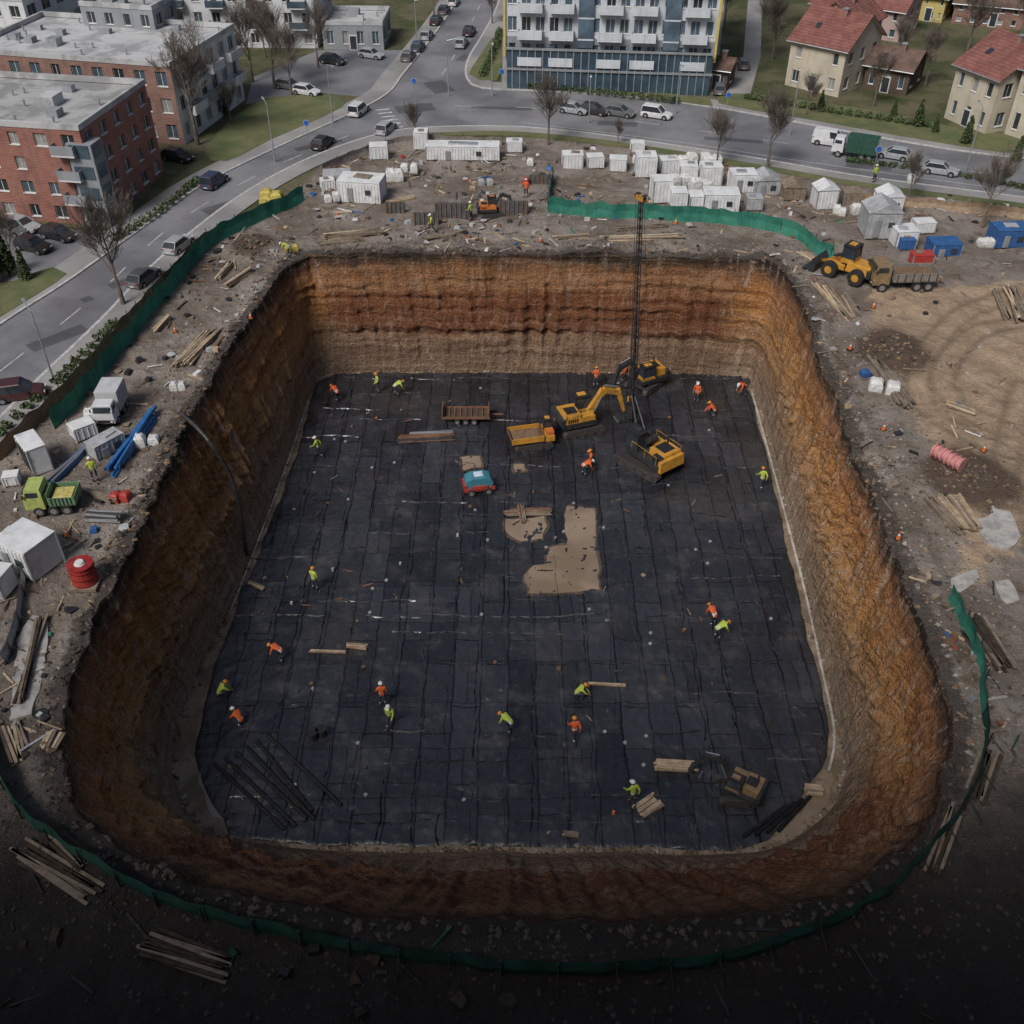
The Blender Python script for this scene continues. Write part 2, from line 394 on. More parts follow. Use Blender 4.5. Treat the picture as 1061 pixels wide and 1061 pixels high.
c=mx(nt,mt(nt,'MULTIPLY',mr(nt,n1,.48,.70),.5),c,(.062,.06,.062))
c=mx(nt,mt(nt,'MULTIPLY',mr(nt,n2,.60,.72),.5),c,(.11,.09,.075))
c=mx(nt,mt(nt,'MULTIPLY',mr(nt,n5,.55,.7),.3),c,(.075,.062,.05))
L.new(c,b.inputs['Base Color'])
L.new(mr(nt,n1,.3,.7,.18,.48),b.inputs['Roughness']); b.inputs['Specular IOR Level'].default_value=.7
bump(nt,b,mt(nt,'ADD',mt(nt,'MULTIPLY',n3,1.2),mt(nt,'ADD',mt(nt,'MULTIPLY',n2,.4),mt(nt,'ADD',mt(nt,'MULTIPLY',bk.outputs['Fac'],-.4),mt(nt,'MULTIPLY',bk2.outputs['Fac'],-.3)))),.9,.12)
me.materials.append(mm)
def inmem(x,y,m=.5): return float(sdf(np.array([x]),np.array([y]),mem_poly)[0])<-m
strip=M('membrane_strip',(.045,.047,.055),.30,.35,1.5,0,0,.6,.3)
strip2=M('membrane_strip_dull',(.010,.010,.012),.6,.3,1.5,0,0,.3,.2)
dusty=M('membrane_strip_dusty',(.065,.064,.066),.5,.4,1.2,0,0,.4,.4)
mb=MB()
def wavy(p0,p1,w,mat,h=.05):
    n=max(2,int((p1-p0).length/.4)); d=(p1-p0).normalized(); nn=Vector((-d.y,d.x,0)); pr=None
    for k in range(n+1):
        p=p0.lerp(p1,k/n); o=noise.noise(p*.5)*.25+noise.noise(p*1.7)*.07; ww=w*(.5+1.0*abs(noise.noise(p*1.3+Vector((3,3,3)))))
        a=p+nn*(o-ww);c2=p+nn*(o+ww);mid=p+nn*o
        a=Vector((a.x,a.y,MZ+.0));c2=Vector((c2.x,c2.y,MZ+.0)); mid=Vector((mid.x,mid.y,MZ+h+.04*noise.noise(p*2)))
        if pr and inmem(mid.x,mid.y,.3): mb.poly([pr[0],a,mid,pr[1]],mat); mb.poly([pr[1],mid,c2,pr[2]],mat)
        pr=(a,mid,c2)
x=-22.0
while x<24:
    y=34
    while y<90:
        ln=U(3,9); 
        if R()<.75: wavy(Vector((x+U(-.2,.2),y,0)),Vector((x+U(-.2,.2),y+ln,0)),U(.04,.10),random.choice((strip,strip,strip2,strip2)),U(.06,.14))
        y+=ln
    x+=1.95
y=37.0
while y<89:
    x=-22
    while x<23:
        ln=U(2,8)
        if R()<.5: wavy(Vector((x,y+U(-.3,.3),0)),Vector((x+ln,y+U(-.3,.3),0)),U(.04,.10),random.choice((strip,strip2,strip,strip2,strip2,dusty)),U(.06,.12))
        x+=ln
    y+=U(1.6,3.4)
mb.obj('membrane_seam')
mb=MB(); wd=M('ballast_white',(.26,.26,.26),.6)
for k in range(45):
    x,y=U(-20,22),U(36,88)
    if inmem(x,y,1.5): mb.cyl((x,y,MZ),(x,y,MZ+.09),.15,.13,wd,8)
mb.obj('ballast_discs')
geo=M('geotextile_edge',(.38,.35,.31),.9,.3,1.0,.3)
ribbon('geotextile_edge',cr(PX([(778,405),(796,470),(812,530),(835,620),(850,690),(864,760),(858,800)],-D),1.0),-.07,.10,-D,-D+.16,geo)
ribbon('geotextile_edge',cr(PX([(320,415),(298,480),(265,568),(240,632)],-D),1.0),-.04,.06,-D,-D+.14,geo)
# muddy puddles
def waterm(name,a,b3,rough,sp=.6):
    pud,nt,b=newmat(name); pos=nd(nt,'ShaderNodeNewGeometry').outputs['Position']
    n1=nz(nt,pos,.30,2,.5,.4)
    nt.links.new(mx(nt,mr(nt,n1,.35,.65),a,b3),b.inputs['Base Color']); b.inputs['Roughness'].default_value=rough; b.inputs['Specular IOR Level'].default_value=sp
    return pud
pud=waterm('muddy_water',(.20,.145,.095),(.285,.215,.15),.04,.8); mudm=M('silt',(.075,.055,.042),.45,.4,1.0,.2,0,.5,.4)
def puddle(px,z=-D+.20,name='mud_puddle',mat=None,grow=0):
    p=PX(px,-D); q=[]; cc=sum(p,Vector())/len(p)
    for i in range(len(p)):
        a,c2=p[i],p[(i+1)%len(p)]; k=max(2,int((c2-a).length/.25))
        for j in range(k):
            w=a.lerp(c2,j/k); w2=w+Vector((noise.noise(w*.9)*.22+noise.noise(w*3)*.10,noise.noise(w*.9+Vector((4,4,4)))*.25,0))
            if grow: w2+=(w-cc).normalized()*grow*(.6+.8*abs(noise.noise(w*1.5)))
            q.append(w2)
    return sheet(name,q,z,mat or pud,.1)
pd=[[(586,526),(616,528),(620,611),(592,617),(548,616),(543,598),(552,588),(566,586),(568,569),(586,566)],[(524,540),(562,537),(566,548),(562,561),(540,562),(523,553)],[(476,476),(497,474),(498,486),(480,489)],[(532,483),(543,482),(544,489),(534,490)]]
for q_ in pd: puddle(q_,-D+.18,'silt_patch',mudm,.30); puddle(q_)
puddle([(204,752),(232,770),(256,800),(268,840),(246,862),(222,845),(206,810)],-D+.06)
puddle([(846,812),(866,806),(852,846),(818,872),(800,872),(828,846)],-D+.06)

# ------------------------------------------------------------ outside: roads
def asph(name,c0,c1,ro=.62):
    m,nt,b=newmat(name); pos=nd(nt,'ShaderNodeNewGeometry').outputs['Position']
    n1=nz(nt,pos,.12,5,.6); n2=nz(nt,pos,1.2,5,.7); n3=nz(nt,pos,25,2)
    c=mx(nt,mr(nt,n1,.35,.65),c0,c1); c=mx(nt,mt(nt,'MULTIPLY',mr(nt,n2,.55,.7),.4),c,tuple(x*.55 for x in c0))
    nt.links.new(c,b.inputs['Base Color']); nt.links.new(mr(nt,n1,.3,.7,ro-.15,ro+.2),b.inputs['Roughness']); bump(nt,b,n3,.3,.02); return m
asphalt=asph('asphalt',(.125,.125,.133),(.195,.195,.205)); paving=asph('paving',(.20,.195,.19),(.29,.28,.27),.7); patchm=asph('asphalt_patch',(.07,.07,.075),(.11,.11,.115))
kerb=M('kerb_stone',(.40,.39,.38),.85); white=M('road_paint',(.46,.46,.45),.7,.3,1.2)
e_left=cr(PX([(-120,425),(0,338),(70,293),(140,243),(215,190),(300,148),(365,118),(402,98),(418,78),(440,50),(462,20),(480,-10),(500,-45)]),2)
e_right1=cr(PX([(-120,560),(0,432),(42,390),(105,330),(165,268),(245,205),(318,165),(385,141),(430,133),(520,131),(600,137),(700,151),(800,167),(900,184),(1061,205),(1300,240)]),2)
e_up=cr(PX([(1300,185),(1061,165),(950,150),(850,132),(740,112),(640,100),(560,95),(500,92),(483,82),(484,62),(500,35),(515,5),(530,-45)]),2)
sheet('road',e_left[::-1]+e_right1+e_up,.02,asphalt)
ribbon('kerb',e_left,0,.3,0,.14,kerb); ribbon('pavement',e_left,.3,3.0,0,.125,paving)
ribbon('kerb',e_right1,-.3,0,0,.14,kerb); ribbon('pavement',e_right1,-2.6,-.3,0,.125,paving)
ribbon('kerb',e_up,-.3,0,0,.14,kerb); ribbon('pavement',e_up,-3.0,-.3,0,.125,paving)
mb=MB()
for (u,v,l,w_,a) in ((60,350,5,1.6,.8),(150,285,7,1.2,.75),(230,215,4,2.2,.72),(330,150,6,1.2,.6),(430,112,5,3,.3),(520,112,8,1.0,-.1),(640,128,5,1.6,-.15),(760,145,7,1.1,-.2),(900,172,5,1.8,-.25),(455,90,3,5,.4),(480,60,3,1.4,1.2),(1000,180,8,1,-.25),(90,310,1,1,.8),(590,110,1,1,0)):
    p=S(u,v,.025); q=Vector((math.cos(a),math.sin(a),0)); n=Vector((-q.y,q.x,0)); mb.poly([p-q*l/2-n*w_/2,p+q*l/2-n*w_/2,p+q*l/2+n*w_/2,p-q*l/2+n*w_/2],patchm)
mb.obj('road_patch')
mb=MB()
def dashes(pts,on,off,w=.08,z=.032):
    pts=cr(pts,.5); acc=0
    for a,c2 in zip(pts[:-1],pts[1:]):
        l=(c2-a).length; 
        if (acc%(on+off))<on:
            t=(c2-a).normalized(); n=Vector((-t.y,t.x,0))*w
            mb.poly([Vector((q.x,q.y,z)) for q in (a-n,c2-n,c2+n,a+n)],white)
        acc+=l
dashes(PX([(0,385),(95,310),(180,233),(270,180),(350,145),(410,122)]),3,5,.06)
dashes(PX([(470,110),(560,113),(700,132),(850,154),(1061,186)]),3,5,.06)
dashes(PX([(458,78),(478,45),(500,0)]),3,4,.06)
dashes(PX([(60,398),(120,330),(185,262),(265,205)]),500,1,.05)
dashes(PX([(540,127),(700,147),(850,170),(1061,199)]),500,1,.05)
for (a,c2,n) in (((395,112),(415,138),7),):
    A,B=S(*a),S(*c2); t=(B-A).normalized(); nn=Vector((-t.y,t.x,0))
    for k in range(n):
        p=A.lerp(B,(k+.5)/n); mb.poly([Vector((q.x,q.y,.034)) for q in (p-t*.22-nn*.9,p+t*.22-nn*.9,p+t*.22+nn*.9,p-t*.22+nn*.9)],white)
mb.obj('road_marking')
lawn,nt,b=newmat('lawn_grass'); pos=nd(nt,'ShaderNodeNewGeometry').outputs['Position']
n1=nz(nt,pos,.3,5,.65); n2=nz(nt,pos,4,3,.7)
c=mx(nt,mr(nt,n1,.35,.65),(.075,.10,.035),(.14,.135,.06)); c=mx(nt,mt(nt,'MULTIPLY',mr(nt,n2,.5,.7),.5),c,(.06,.065,.03))
nt.links.new(c,b.inputs['Base Color']); b.inputs['Roughness'].default_value=.95; bump(nt,b,n2,.8,.1)
def lawnp(px,z=.16): return sheet('lawn',cr(PX(px),2,True),z,lawn,.2)
lawnp([(212,158),(240,125),(275,103),(330,100),(358,108),(330,124),(280,146),(235,168)])
lawnp([(548,92),(620,97),(700,106),(738,111),(736,104),(640,92),(560,86)])
lawnp([(745,108),(850,127),(950,145),(1055,160),(1061,140),(1000,135),(930,120),(820,103),(760,98)])
lawnp([(0,300),(55,278),(70,285),(20,318),(0,330)]); lawnp([(486,78),(498,84),(515,84),(520,60),(512,40),(500,55)])
sheet('courtyard',PX([(-40,232),(112,240),(150,215),(165,225),(70,287),(0,292),(-60,300)]),.012,asphalt)
sheet('courtyard',PX([(255,108),(262,80),(330,52),(420,52),(408,88),(370,100),(330,96)]),.012,asphalt)
sheet('driveway',PX([(742,100),(752,60),(770,60),(775,0),(790,0),(788,60),(775,106)]),.013,paving)
sheet('driveway',PX([(520,-10),(520,90),(750,98),(745,60),(752,-10)]),.011,paving)
ribbon('verge',cr(PX([(440,139),(520,137),(600,143),(700,157),(800,174),(900,191),(1061,212)]),2),-1.2,.0,.0,.15,lawn)

# ------------------------------------------------------------ buildings
glassA=M('glass_dark',(.03,.037,.045),.12,.3,.4,0,0,.6,0); glassB=M('glass_blue',(.06,.09,.115),.1,.3,.5,0,0,.6,0); glassC=M('glass_curtain',(.26,.26,.25),.3,.2,2,0,0,.5,0)
frameW=M('window_frame_white',(.56,.56,.55),.5,.1,2,0,0,.4,.1)
def brickmat(name,c,c2,mort=(.30,.27,.24)):
    m,nt,b=newmat(name); tc=nd(nt,'ShaderNodeTexCoord').outputs['Object']
    sx=nd(nt,'ShaderNodeSeparateXYZ'); nt.links.new(tc,sx.inputs[0]); cb=nd(nt,'ShaderNodeCombineXYZ')
    nt.links.new(mt(nt,'ADD',sx.outputs[0],sx.outputs[1]),cb.inputs[0]); nt.links.new(sx.outputs[2],cb.inputs[1])
    bk=nd(nt,'ShaderNodeTexBrick'); bk.inputs['Scale'].default_value=1; bk.inputs['Brick Width'].default_value=.5; bk.inputs['Row Height'].default_value=.16; bk.inputs['Mortar Size'].default_value=.012
    bk.inputs['Color1'].default_value=(*c,1); bk.inputs['Color2'].default_value=(*c2,1); bk.inputs['Mortar'].default_value=(*mort,1)
    nt.links.new(cb.outputs[0],bk.inputs['Vector'])
    n=nz(nt,tc,.5,5,.7); n2=nz(nt,mapping(nt,tc,(2,2,.2)),1,4)
    cc=mx(nt,mt(nt,'MULTIPLY',mr(nt,n,.4,.7),.5),bk.outputs['Color'],tuple(x*.5 for x in c)); cc=mx(nt,mt(nt,'MULTIPLY',mr(nt,n2,.52,.7),.4),cc,(.12,.1,.09))
    nt.links.new(cc,b.inputs['Base Color']); b.inputs['Roughness'].default_value=.88; bump(nt,b,bk.outputs['Fac'],-.3,.02); return m
brick=brickmat('red_brick',(.25,.085,.062),(.31,.11,.08)); brick2=brickmat('brown_brick',(.20,.10,.075),(.26,.13,.10)); shadeBlockBrick=brickmat('shade_block_brick',(.05,.03,.025),(.07,.04,.03),(.08,.07,.06))
def plaster(name,col):
    m,nt,b=newmat(name); tc=nd(nt,'ShaderNodeTexCoord').outputs['Object']
    n=nz(nt,tc,.4,4,.65); n2=nz(nt,mapping(nt,tc,(2.2,2.2,.18)),1,4,.65)
    c=mx(nt,mr(nt,n,.35,.7),col,tuple(x*.80 for x in col)); c=mx(nt,mt(nt,'MULTIPLY',mr(nt,n2,.50,.68),.40),c,tuple(x*.5+.02 for x in col))
    nt.links.new(c,b.inputs['Base Color']); b.inputs['Roughness'].default_value=.88; b.inputs['Specular IOR Level'].default_value=.25; return m
plW=plaster('render_white',(.60,.615,.635)); plC=plaster('render_cream',(.50,.45,.36)); plP=plaster('render_pink',(.46,.34,.31)); plY=plaster('render_yellow',(.54,.45,.16)); plG=plaster('render_grey',(.27,.29,.31))
plB=plaster('render_brown',(.11,.08,.06))
def roofm_(name,col):
    m,nt,b=newmat(name); tc=nd(nt,'ShaderNodeTexCoord').outputs['Object']
    n=nz(nt,tc,.25,5,.7,.6); n2=nz(nt,tc,2.2,4,.7)
    c=mx(nt,mr(nt,n,.42,.62),col,tuple(x*.6 for x in col)); c=mx(nt,mt(nt,'MULTIPLY',mr(nt,n2,.55,.7),.4),c,tuple(x*.45 for x in col))
    nt.links.new(c,b.inputs['Base Color']); b.inputs['Roughness'].default_value=.8; return m
roofG=roofm_('roof_gravel',(.36,.36,.355)); roofW=roofm_('roof_membrane_white',(.44,.445,.45)); metal=M('zinc_metal',(.36,.38,.40),.45,.15,1.5,0,.5)
m,nt,b=newmat('roof_tile_red'); tc=nd(nt,'ShaderNodeTexCoord').outputs['Object']
wv=nd(nt,'ShaderNodeTexWave'); wv.wave_type='BANDS'; wv.bands_direction='Z'; wv.inputs['Scale'].default_value=1.2; wv.inputs['Distortion'].default_value=.4; nt.links.new(tc,wv.inputs[0])
n=nz(nt,tc,.8,5,.7); c=mx(nt,mr(nt,n,.3,.7),(.15,.06,.052),(.26,.115,.095)); c=mx(nt,mt(nt,'MULTIPLY',wv.outputs['Fac'],.4),c,(.10,.042,.035))
nt.links.new(c,b.inputs['Base Color']); b.inputs['Roughness'].default_value=.85; b.inputs['Specular IOR Level'].default_value=.25; bump(nt,b,wv.outputs['Fac'],.5,.05); tile=m
tileB=M('roof_tile_brown',(.12,.08,.065),.85,.3,.8,0,0,.2)
def facade(wb,gb,A,B,z0,z1,nc,nr,wm,wf=.45,hf=.5,dep=.18,fm=None,skip=0,band=None,gl=None):
    d=(B-A); Lh=d.length; d.normalize(); n=Vector((d.y,-d.x,0)); fm=fm or frameW
    def P(a,z,o=0): q=A+d*a+n*o; return Vector((q.x,q.y,z))
    def q(bu,a0,a1,c0,c1,o,mat): bu.poly([P(a0,c0,o),P(a1,c0,o),P(a1,c1,o),P(a0,c1,o)],mat)
    if nc==0 or nr==0: q(wb,0,Lh,z0,z1,0,wm); return
    cw=Lh/nc; chh=(z1-z0)/nr
    for r in range(nr):
        rm=band[r] if band and r in band else wm
        for c in range(nc):
            a0=c*cw;a1=a0+cw;b0=z0+r*chh;b1=b0+chh
            ww=cw*wf*(1 if R()>.3 else .8); hh=chh*hf
            if R()<skip: q(wb,a0,a1,b0,b1,0,rm); continue
            x0=(a0+a1-ww)/2;x1=x0+ww;y0=b0+(chh-hh)*.45;y1=y0+hh
            q(wb,a0,a1,b0,y0,0,rm);q(wb,a0,a1,y1,b1,0,rm);q(wb,a0,x0,y0,y1,0,rm);q(wb,x1,a1,y0,y1,0,rm)
            wb.poly([P(x0,y0),P(x1,y0),P(x1,y0,-dep),P(x0,y0,-dep)],fm); wb.poly([P(x0,y1,-dep),P(x1,y1,-dep),P(x1,y1),P(x0,y1)],rm)
            wb.poly([P(x0,y0),P(x0,y0,-dep),P(x0,y1,-dep),P(x0,y1)],rm); wb.poly([P(x1,y0,-dep),P(x1,y0),P(x1,y1),P(x1,y1,-dep)],rm)
            q(gb,x0,x1,y0,y1,-dep,gl if gl and R()<.7 else random.choice((glassA,glassA,glassB,glassC)))
            f=.07
            for (s0,s1,t0,t1) in ((x0,x1,y0,y0+f),(x0,x1,y1-f,y1),(x0,x0+f,y0+f,y1-f),(x1-f,x1,y0+f,y1-f)): q(gb,s0,s1,t0,t1,-dep+.04,fm)
            if ww>1: q(gb,(x0+x1)/2-f/2,(x0+x1)/2+f/2,y0+f,y1-f,-dep+.04,fm)
            for zz0,zz1,oo in ((y0-.06,y0-.01,.08),): 
                wb.poly([P(x0-.05,zz1,0.0),P(x0-.05,zz1,oo),P(x1+.05,zz1,oo),P(x1+.05,zz1,0.0)][::-1],fm); wb.poly([P(x0-.05,zz0,oo),P(x1+.05,zz0,oo),P(x1+.05,zz1,oo),P(x0-.05,zz1,oo)],fm)
def building(name,A,B,dep,h,rows,cf,cs,wm,roof='flat',roofm=None,ridge='along',rh=2.6,wf=.45,hf=.5,sidem=None,units=3,band=None,over=.5,skip=.06,balc=None,gl=None,parm=None):
    A=Vector((A.x,A.y,0));B=Vector((B.x,B.y,0)); d=(B-A).normalized(); n=Vector((d.y,-d.x,0))
    C=B-n*dep; E=A-n*dep; Lh=(B-A).length
    e=empty(name,(0,0,0)); o=A.copy(); e.location=o
    A,B,C,E=[p-o for p in (A,B,C,E)]
    wb=MB();gb=MB(); sm=sidem or wm
    facade(wb,gb,A,B,0,h,cf,rows,wm,wf,hf,skip=skip,band=band,gl=gl); facade(wb,gb,B,C,0,h,cs,rows,sm,wf,hf,skip=skip,band=band,gl=gl)
    facade(wb,gb,C,E,0,h,cf,rows,wm,wf,hf,skip=skip,band=band,gl=gl); facade(wb,gb,E,A,0,h,cs,rows,sm,wf,hf,skip=skip,band=band,gl=gl)
    rz=math.atan2(d.y,d.x)
    rb=MB()
    def loc(a,b2,z): q=A+d*a-n*b2; return Vector((q.x,q.y,z))
    dp=loc(Lh*.5,-.06,1.05); wb.box(dp,(1.2,.12,2.1),frameW,rz); wb.box(loc(Lh*.5,-.14,1.05),(.9,.06,1.8),glassA,rz)
    if roof=='flat':
        rm=roofm or roofG
        rb.poly([loc(.2,.2,h-.25),loc(Lh-.2,.2,h-.25),loc(Lh-.2,dep-.2,h-.25),loc(.2,dep-.2,h-.25)],rm)
        pm=parm or roofW
        t=.35; ph=.55
        rb.box(loc(Lh/2,t/2-.06,h+.1),(Lh+.12,t,ph),pm,rz); rb.box(loc(Lh/2,dep-t/2+.06,h+.1),(Lh+.12,t,ph),pm,rz)
        rb.box(loc(t/2-.06,dep/2,h+.098),(t,dep-2*t+.12,ph),pm,rz); rb.box(loc(Lh-t/2+.06,dep/2,h+.098),(t,dep-2*t+.12,ph),pm,rz)
        for k in range(units):
            s=U(.7,1.6); rb.box(loc(U(2,Lh-2),U(2,dep-2),h+s*.3-.2),(s,s*U(.7,1.3),s*.6+.1),random.choice((metal,roofW,plG)),rz)
        for k in range(units*2):
            p=loc(U(1,Lh-1),U(1,dep-1),h-.3); rb.cyl(p,p+Vector((0,0,.7)),.12,.12,metal,8)
    else:
        rm=roofm or tile; ov=over
        if ridge=='along':
            for s in (0,1):
                y0=-ov if s==0 else dep+ov; zz0=h-ov*rh/(dep/2)
                q=[loc(-ov,y0,zz0),loc(Lh+ov,y0,zz0),loc(Lh+ov,dep/2,h+rh),loc(-ov,dep/2,h+rh)]
                if s: q=q[::-1]
                rb.poly(q,rm); rb.poly([v+Vector((0,0,-.18)) for v in q[::-1]],frameW)
                for i in range(4):
                    a,b2=q[i],q[(i+1)%4]; rb.poly([a+Vector((0,0,-.18)),b2+Vector((0,0,-.18)),b2,a],rm)
            wb.poly([loc(0,0,h),loc(0,dep,h),loc(0,dep/2,h+rh-.2)],sm); wb.poly([loc(Lh,0,h),loc(Lh,dep,h),loc(Lh,dep/2,h+rh-.2)][::-1],sm)
        else:
            for s in (0,1):
                x0=-ov if s==0 else Lh+ov; zz0=h-ov*rh/(Lh/2)
                q=[loc(x0,dep+ov,zz0),loc(x0,-ov,zz0),loc(Lh/2,-ov,h+rh),loc(Lh/2,dep+ov,h+rh)]
                if s: q=q[::-1]
                rb.poly(q,rm); rb.poly([v+Vector((0,0,-.18)) for v in q[::-1]],frameW)
                for i in range(4):
                    a,b2=q[i],q[(i+1)%4]; rb.poly([a+Vector((0,0,-.18)),b2+Vector((0,0,-.18)),b2,a],rm)
            wb.poly([loc(0,0,h),loc(Lh,0,h),loc(Lh/2,0,h+rh-.2)],wm); wb.poly([loc(0,dep,h),loc(Lh,dep,h),loc(Lh/2,dep,h+rh-.2)][::-1],wm)
            gb.box(loc(Lh/2,-.03,h+rh*.35),(.9,.06,.9),frameW,rz); gb.box(loc(Lh/2,-.07,h+rh*.35),(.7,.04,.7),glassA,rz)
        cp=loc(Lh*.62,dep*.42,h+rh*.8); rb.box(cp,(.6,.6,1.8),brick2,rz); rb.box(cp+Vector((0,0,.95)),(.75,.75,.12),plG,rz)
        if ridge=='along':
            an=math.atan2(rh,dep/2)
            for k in (.3,): rb.box(loc(Lh*k,dep*.22,h+rh*.44+.03),(.7,.9,.12),glassA,rz,0,an)
            # gutter
            rb.cyl(loc(-ov,-ov-.06,h-ov*rh/(dep/2)-.12),loc(Lh+ov,-ov-.06,h-ov*rh/(dep/2)-.12),.08,.08,metal,6)
    wb.obj('walls',e); gb.obj('windows',e); rb.obj('roof',e)
    if balc:
        bb=MB(); (cols,face,wdt,prj,rm2)=balc
        for r in range(1,rows):
            for c2 in cols:
                z=h/rows*r
                if face=='f': p=lambda a,b2,zq: loc(Lh*c2+a,-b2,zq); rr=rz
                else: p=lambda a,b2,zq: loc(Lh+b2,dep*c2+a,zq); rr=rz+math.pi/2
                bb.box(p(0,prj/2,z),(wdt,prj,.16),plW,rr); bb.box(p(0,prj-.03,z+.55),(wdt,.05,.9),rm2,rr)
                for sgn in (-1,1): bb.box(p(sgn*(wdt/2-.03),prj/2-.03,z+.55),(.05,prj-.08,.9),rm2,rr)
        bb.obj('balconies',e)
    return e
def dirpt(B,dx,dy,L): v=Vector((dx,dy,0)).normalized(); return B-v*L
B1=S(108,234); building('brick_apartment_house',dirpt(B1,.986,-.166,26),B1,14.5,9.8,4,9,5,brick,units=7,wf=.46,hf=.52,balc=((.93,.3),'f',2.4,1.0,plG),parm=roofW,skip=.06)
mb=MB(); mb.box((0,0,4.2),(2.6,2.2,8.4),plG,-.166)
for k in range(4):
    mb.box((-.18,-1.13,1.4+k*2.1),(2.0,.06,1.25),glassB,-.166); mb.box((1.33,-.2,1.4+k*2.1),(.06,1.5,1.25),glassB,-.166)
mb.obj('stair_bay',loc=(B1.x-.2,B1.y+.8,0))
B2=S(192,150); building('white_apartment_house',dirpt(B2,.974,-.225,27),B2,17,9.0,3,10,6,brick2,sidem=plW,roofm=roofW,units=8,wf=.5,hf=.55,balc=((.2,.55,.85),'s',3.2,1.2,plW))
building('roof_penthouse',dirpt(S(150,118),.974,-.225,10)+Vector((2,5,0)),S(150,118)+Vector((2,5,0)),6,11.2,4,4,2,plG,units=2)
B3=S(48,92); building('white_apartment_house',dirpt(B3,.974,-.225,24),B3,26,11,4,8,8,plW,sidem=plW,roofm=roofW,units=6,wf=.6)
B4=S(150,62); building('brown_brick_house',dirpt(B4,.99,-.1,17),B4,14,9,3,6,5,brick2,units=5)
B5=S(330,50); building('white_apartment_block',dirpt(B5,1,-.03,24),B5,14,8.5,3,9,4,plW,units=6,roofm=roofW,balc=((.15,.4,.65,.9),'f',2.6,1.2,glassB))
B6=S(398,52); building('garage_building',dirpt(B6,1,-.03,9),B6,9,3.6,1,4,2,plG,roofm=roofW,units=2)
B7=S(735,97); A7=S(524,90)
bglass=M('glass_steelblue',(.085,.125,.165),.1,.35,.5,0,0,.7,0); offW=plaster('panel_palegrey',(.54,.575,.61))
building('office_building',A7,B7,18,26,8,15,7,offW,units=6,wf=.66,hf=.54,band={0:metal,1:metal},balc=((.12,.27,.5,.66,.9),'f',3.2,1.3,offW),skip=.03,gl=bglass)
mb=MB()
dv=(B7-A7).normalized(); az=math.atan2(dv.y,dv.x); nn=Vector((dv.y,-dv.x,0)); Lb=(B7-A7).length
teal=M('glass_storefront',(.035,.065,.09),.12,.3,.5,0,0,.6,0); yel=M('yellow_cladding',(.50,.40,.10),.6,.1,1)
c=(A7+B7)/2+nn*.5; mb.box((c.x,c.y,2.6),(Lb-.6,1.0,5.2),teal,az)
for k in range(26):
    p=A7+dv*(1+k*(Lb-2)/25)+nn*1.06; mb.box((p.x,p.y,2.6),(.12,.12,5.2),metal,az)
for z in (2.7,5.25): p=c+nn*.56; mb.box((p.x,p.y,z),(Lb,.3,.25),metal,az)
for p in (A7-dv*.12,B7+dv*.12): p=p-nn*.5; mb.box((p.x,p.y,15),(.3,1.6,22),yel,az)
for k in (.385,.79):
    p=A7+dv*Lb*k+nn*.2; mb.box((p.x,p.y,15.6),(2.0,.4,20.5),bglass,az)
    for z in range(8): mb.box((p.x+nn.x*.2,p.y+nn.y*.2,6.4+z*2.6),(2.1,.08,.18),offW,az)
mb.obj('glazed_storefront')
def house(name,a,b2,dep,ve,rh,wm,rm=None,ridge='along',cf=4,cs=3,rows=2):
    A,B=S(*a),S(*b2); h=zt(B,ve); return building(name,A,B,dep,max(3,h),rows,cf,cs,wm,'gable',rm or tile,ridge,rh,.38,.48,skip=.1)
house('red_roof_house',(813,88),(868,101),10,50,3.2,plC,cf=3)
house('red_roof_house',(828,66),(882,76),9,28,2.8,plC,tile,'across',3,3)
house('red_roof_house',(978,122),(1020,140),11,80,3.2,plC,cf=3)
house('red_roof_house',(1040,140),(1120,165),10,90,3.0,plC,cf=5)
house('pink_house',(868,34),(930,44),9,10,2.8,plP,tile,'along',4,3)
house('brown_house',(893,92),(938,100),7,72,1.6,plB,tileB,'along',3,2,1)
house('yellow_house',(945,20),(975,24),8,-4,2.4,plY,tileB)
house('brick_house',(985,24),(1070,32),9,8,2.6,brick2,tileB,cf=6)
house('cream_house',(838,22),(866,26),8,4,2.6,plC,tile)
house('garden_shed',(730,92),(752,95),4,76,.9,plB,tileB,cf=2,cs=1,rows=1)
# added unseen block behind the viewpoint, placed to shade the foreground
building('foreground_shade_block',Vector((70,-7,0)),Vector((-95,-7,0)),20,53,16,44,6,shadeBlockBrick,units=4,parm=plG)

# ------------------------------------------------------------ vegetation
bark=M('bark',(.13,.108,.09),.95,.3,1.5)
def bare_tree(seed,h):
    rnd=random.Random(seed); mb=MB()
    def br(p,d,l,r,lv):
        n=3; q=p
        for k in range(n):
            d2=(d+Vector((rnd.uniform(-1,1),rnd.uniform(-1,1),rnd.uniform(-.3,.8)))*(.17 if lv else .06)).normalized()
            q2=q+d2*l/n
            mb.cyl(q,q2,max(r*(1-.2*k),.012),max(r*(1-.2*(k+1)),.009),bark,6 if lv<2 else 3,False)
            if lv<4:
                for _ in range({0:2 if k else 1,1:2,2:2,3:2}[lv]):
                    an=rnd.uniform(0,6.28); sp=rnd.uniform(.45,.95); side=Vector((math.cos(an),math.sin(an),.45)).normalized()
                    br(q2,(d2*(1-sp*.4)+side*sp*.85).normalized(),l*rnd.uniform(.55,.78),r*.45,lv+1)
            q=q2;d=d2
        if lv<4: br(q,d,l*.62,r*.5,lv+1)
    mb.cyl((0,0,-.1),(0,0,h*.18),h*.028,h*.02,bark,9)
    br(Vector((0,0,h*.18)),Vector((0,0,1)),h*.42,h*.02,0)
    return mb.mesh('bare_tree')
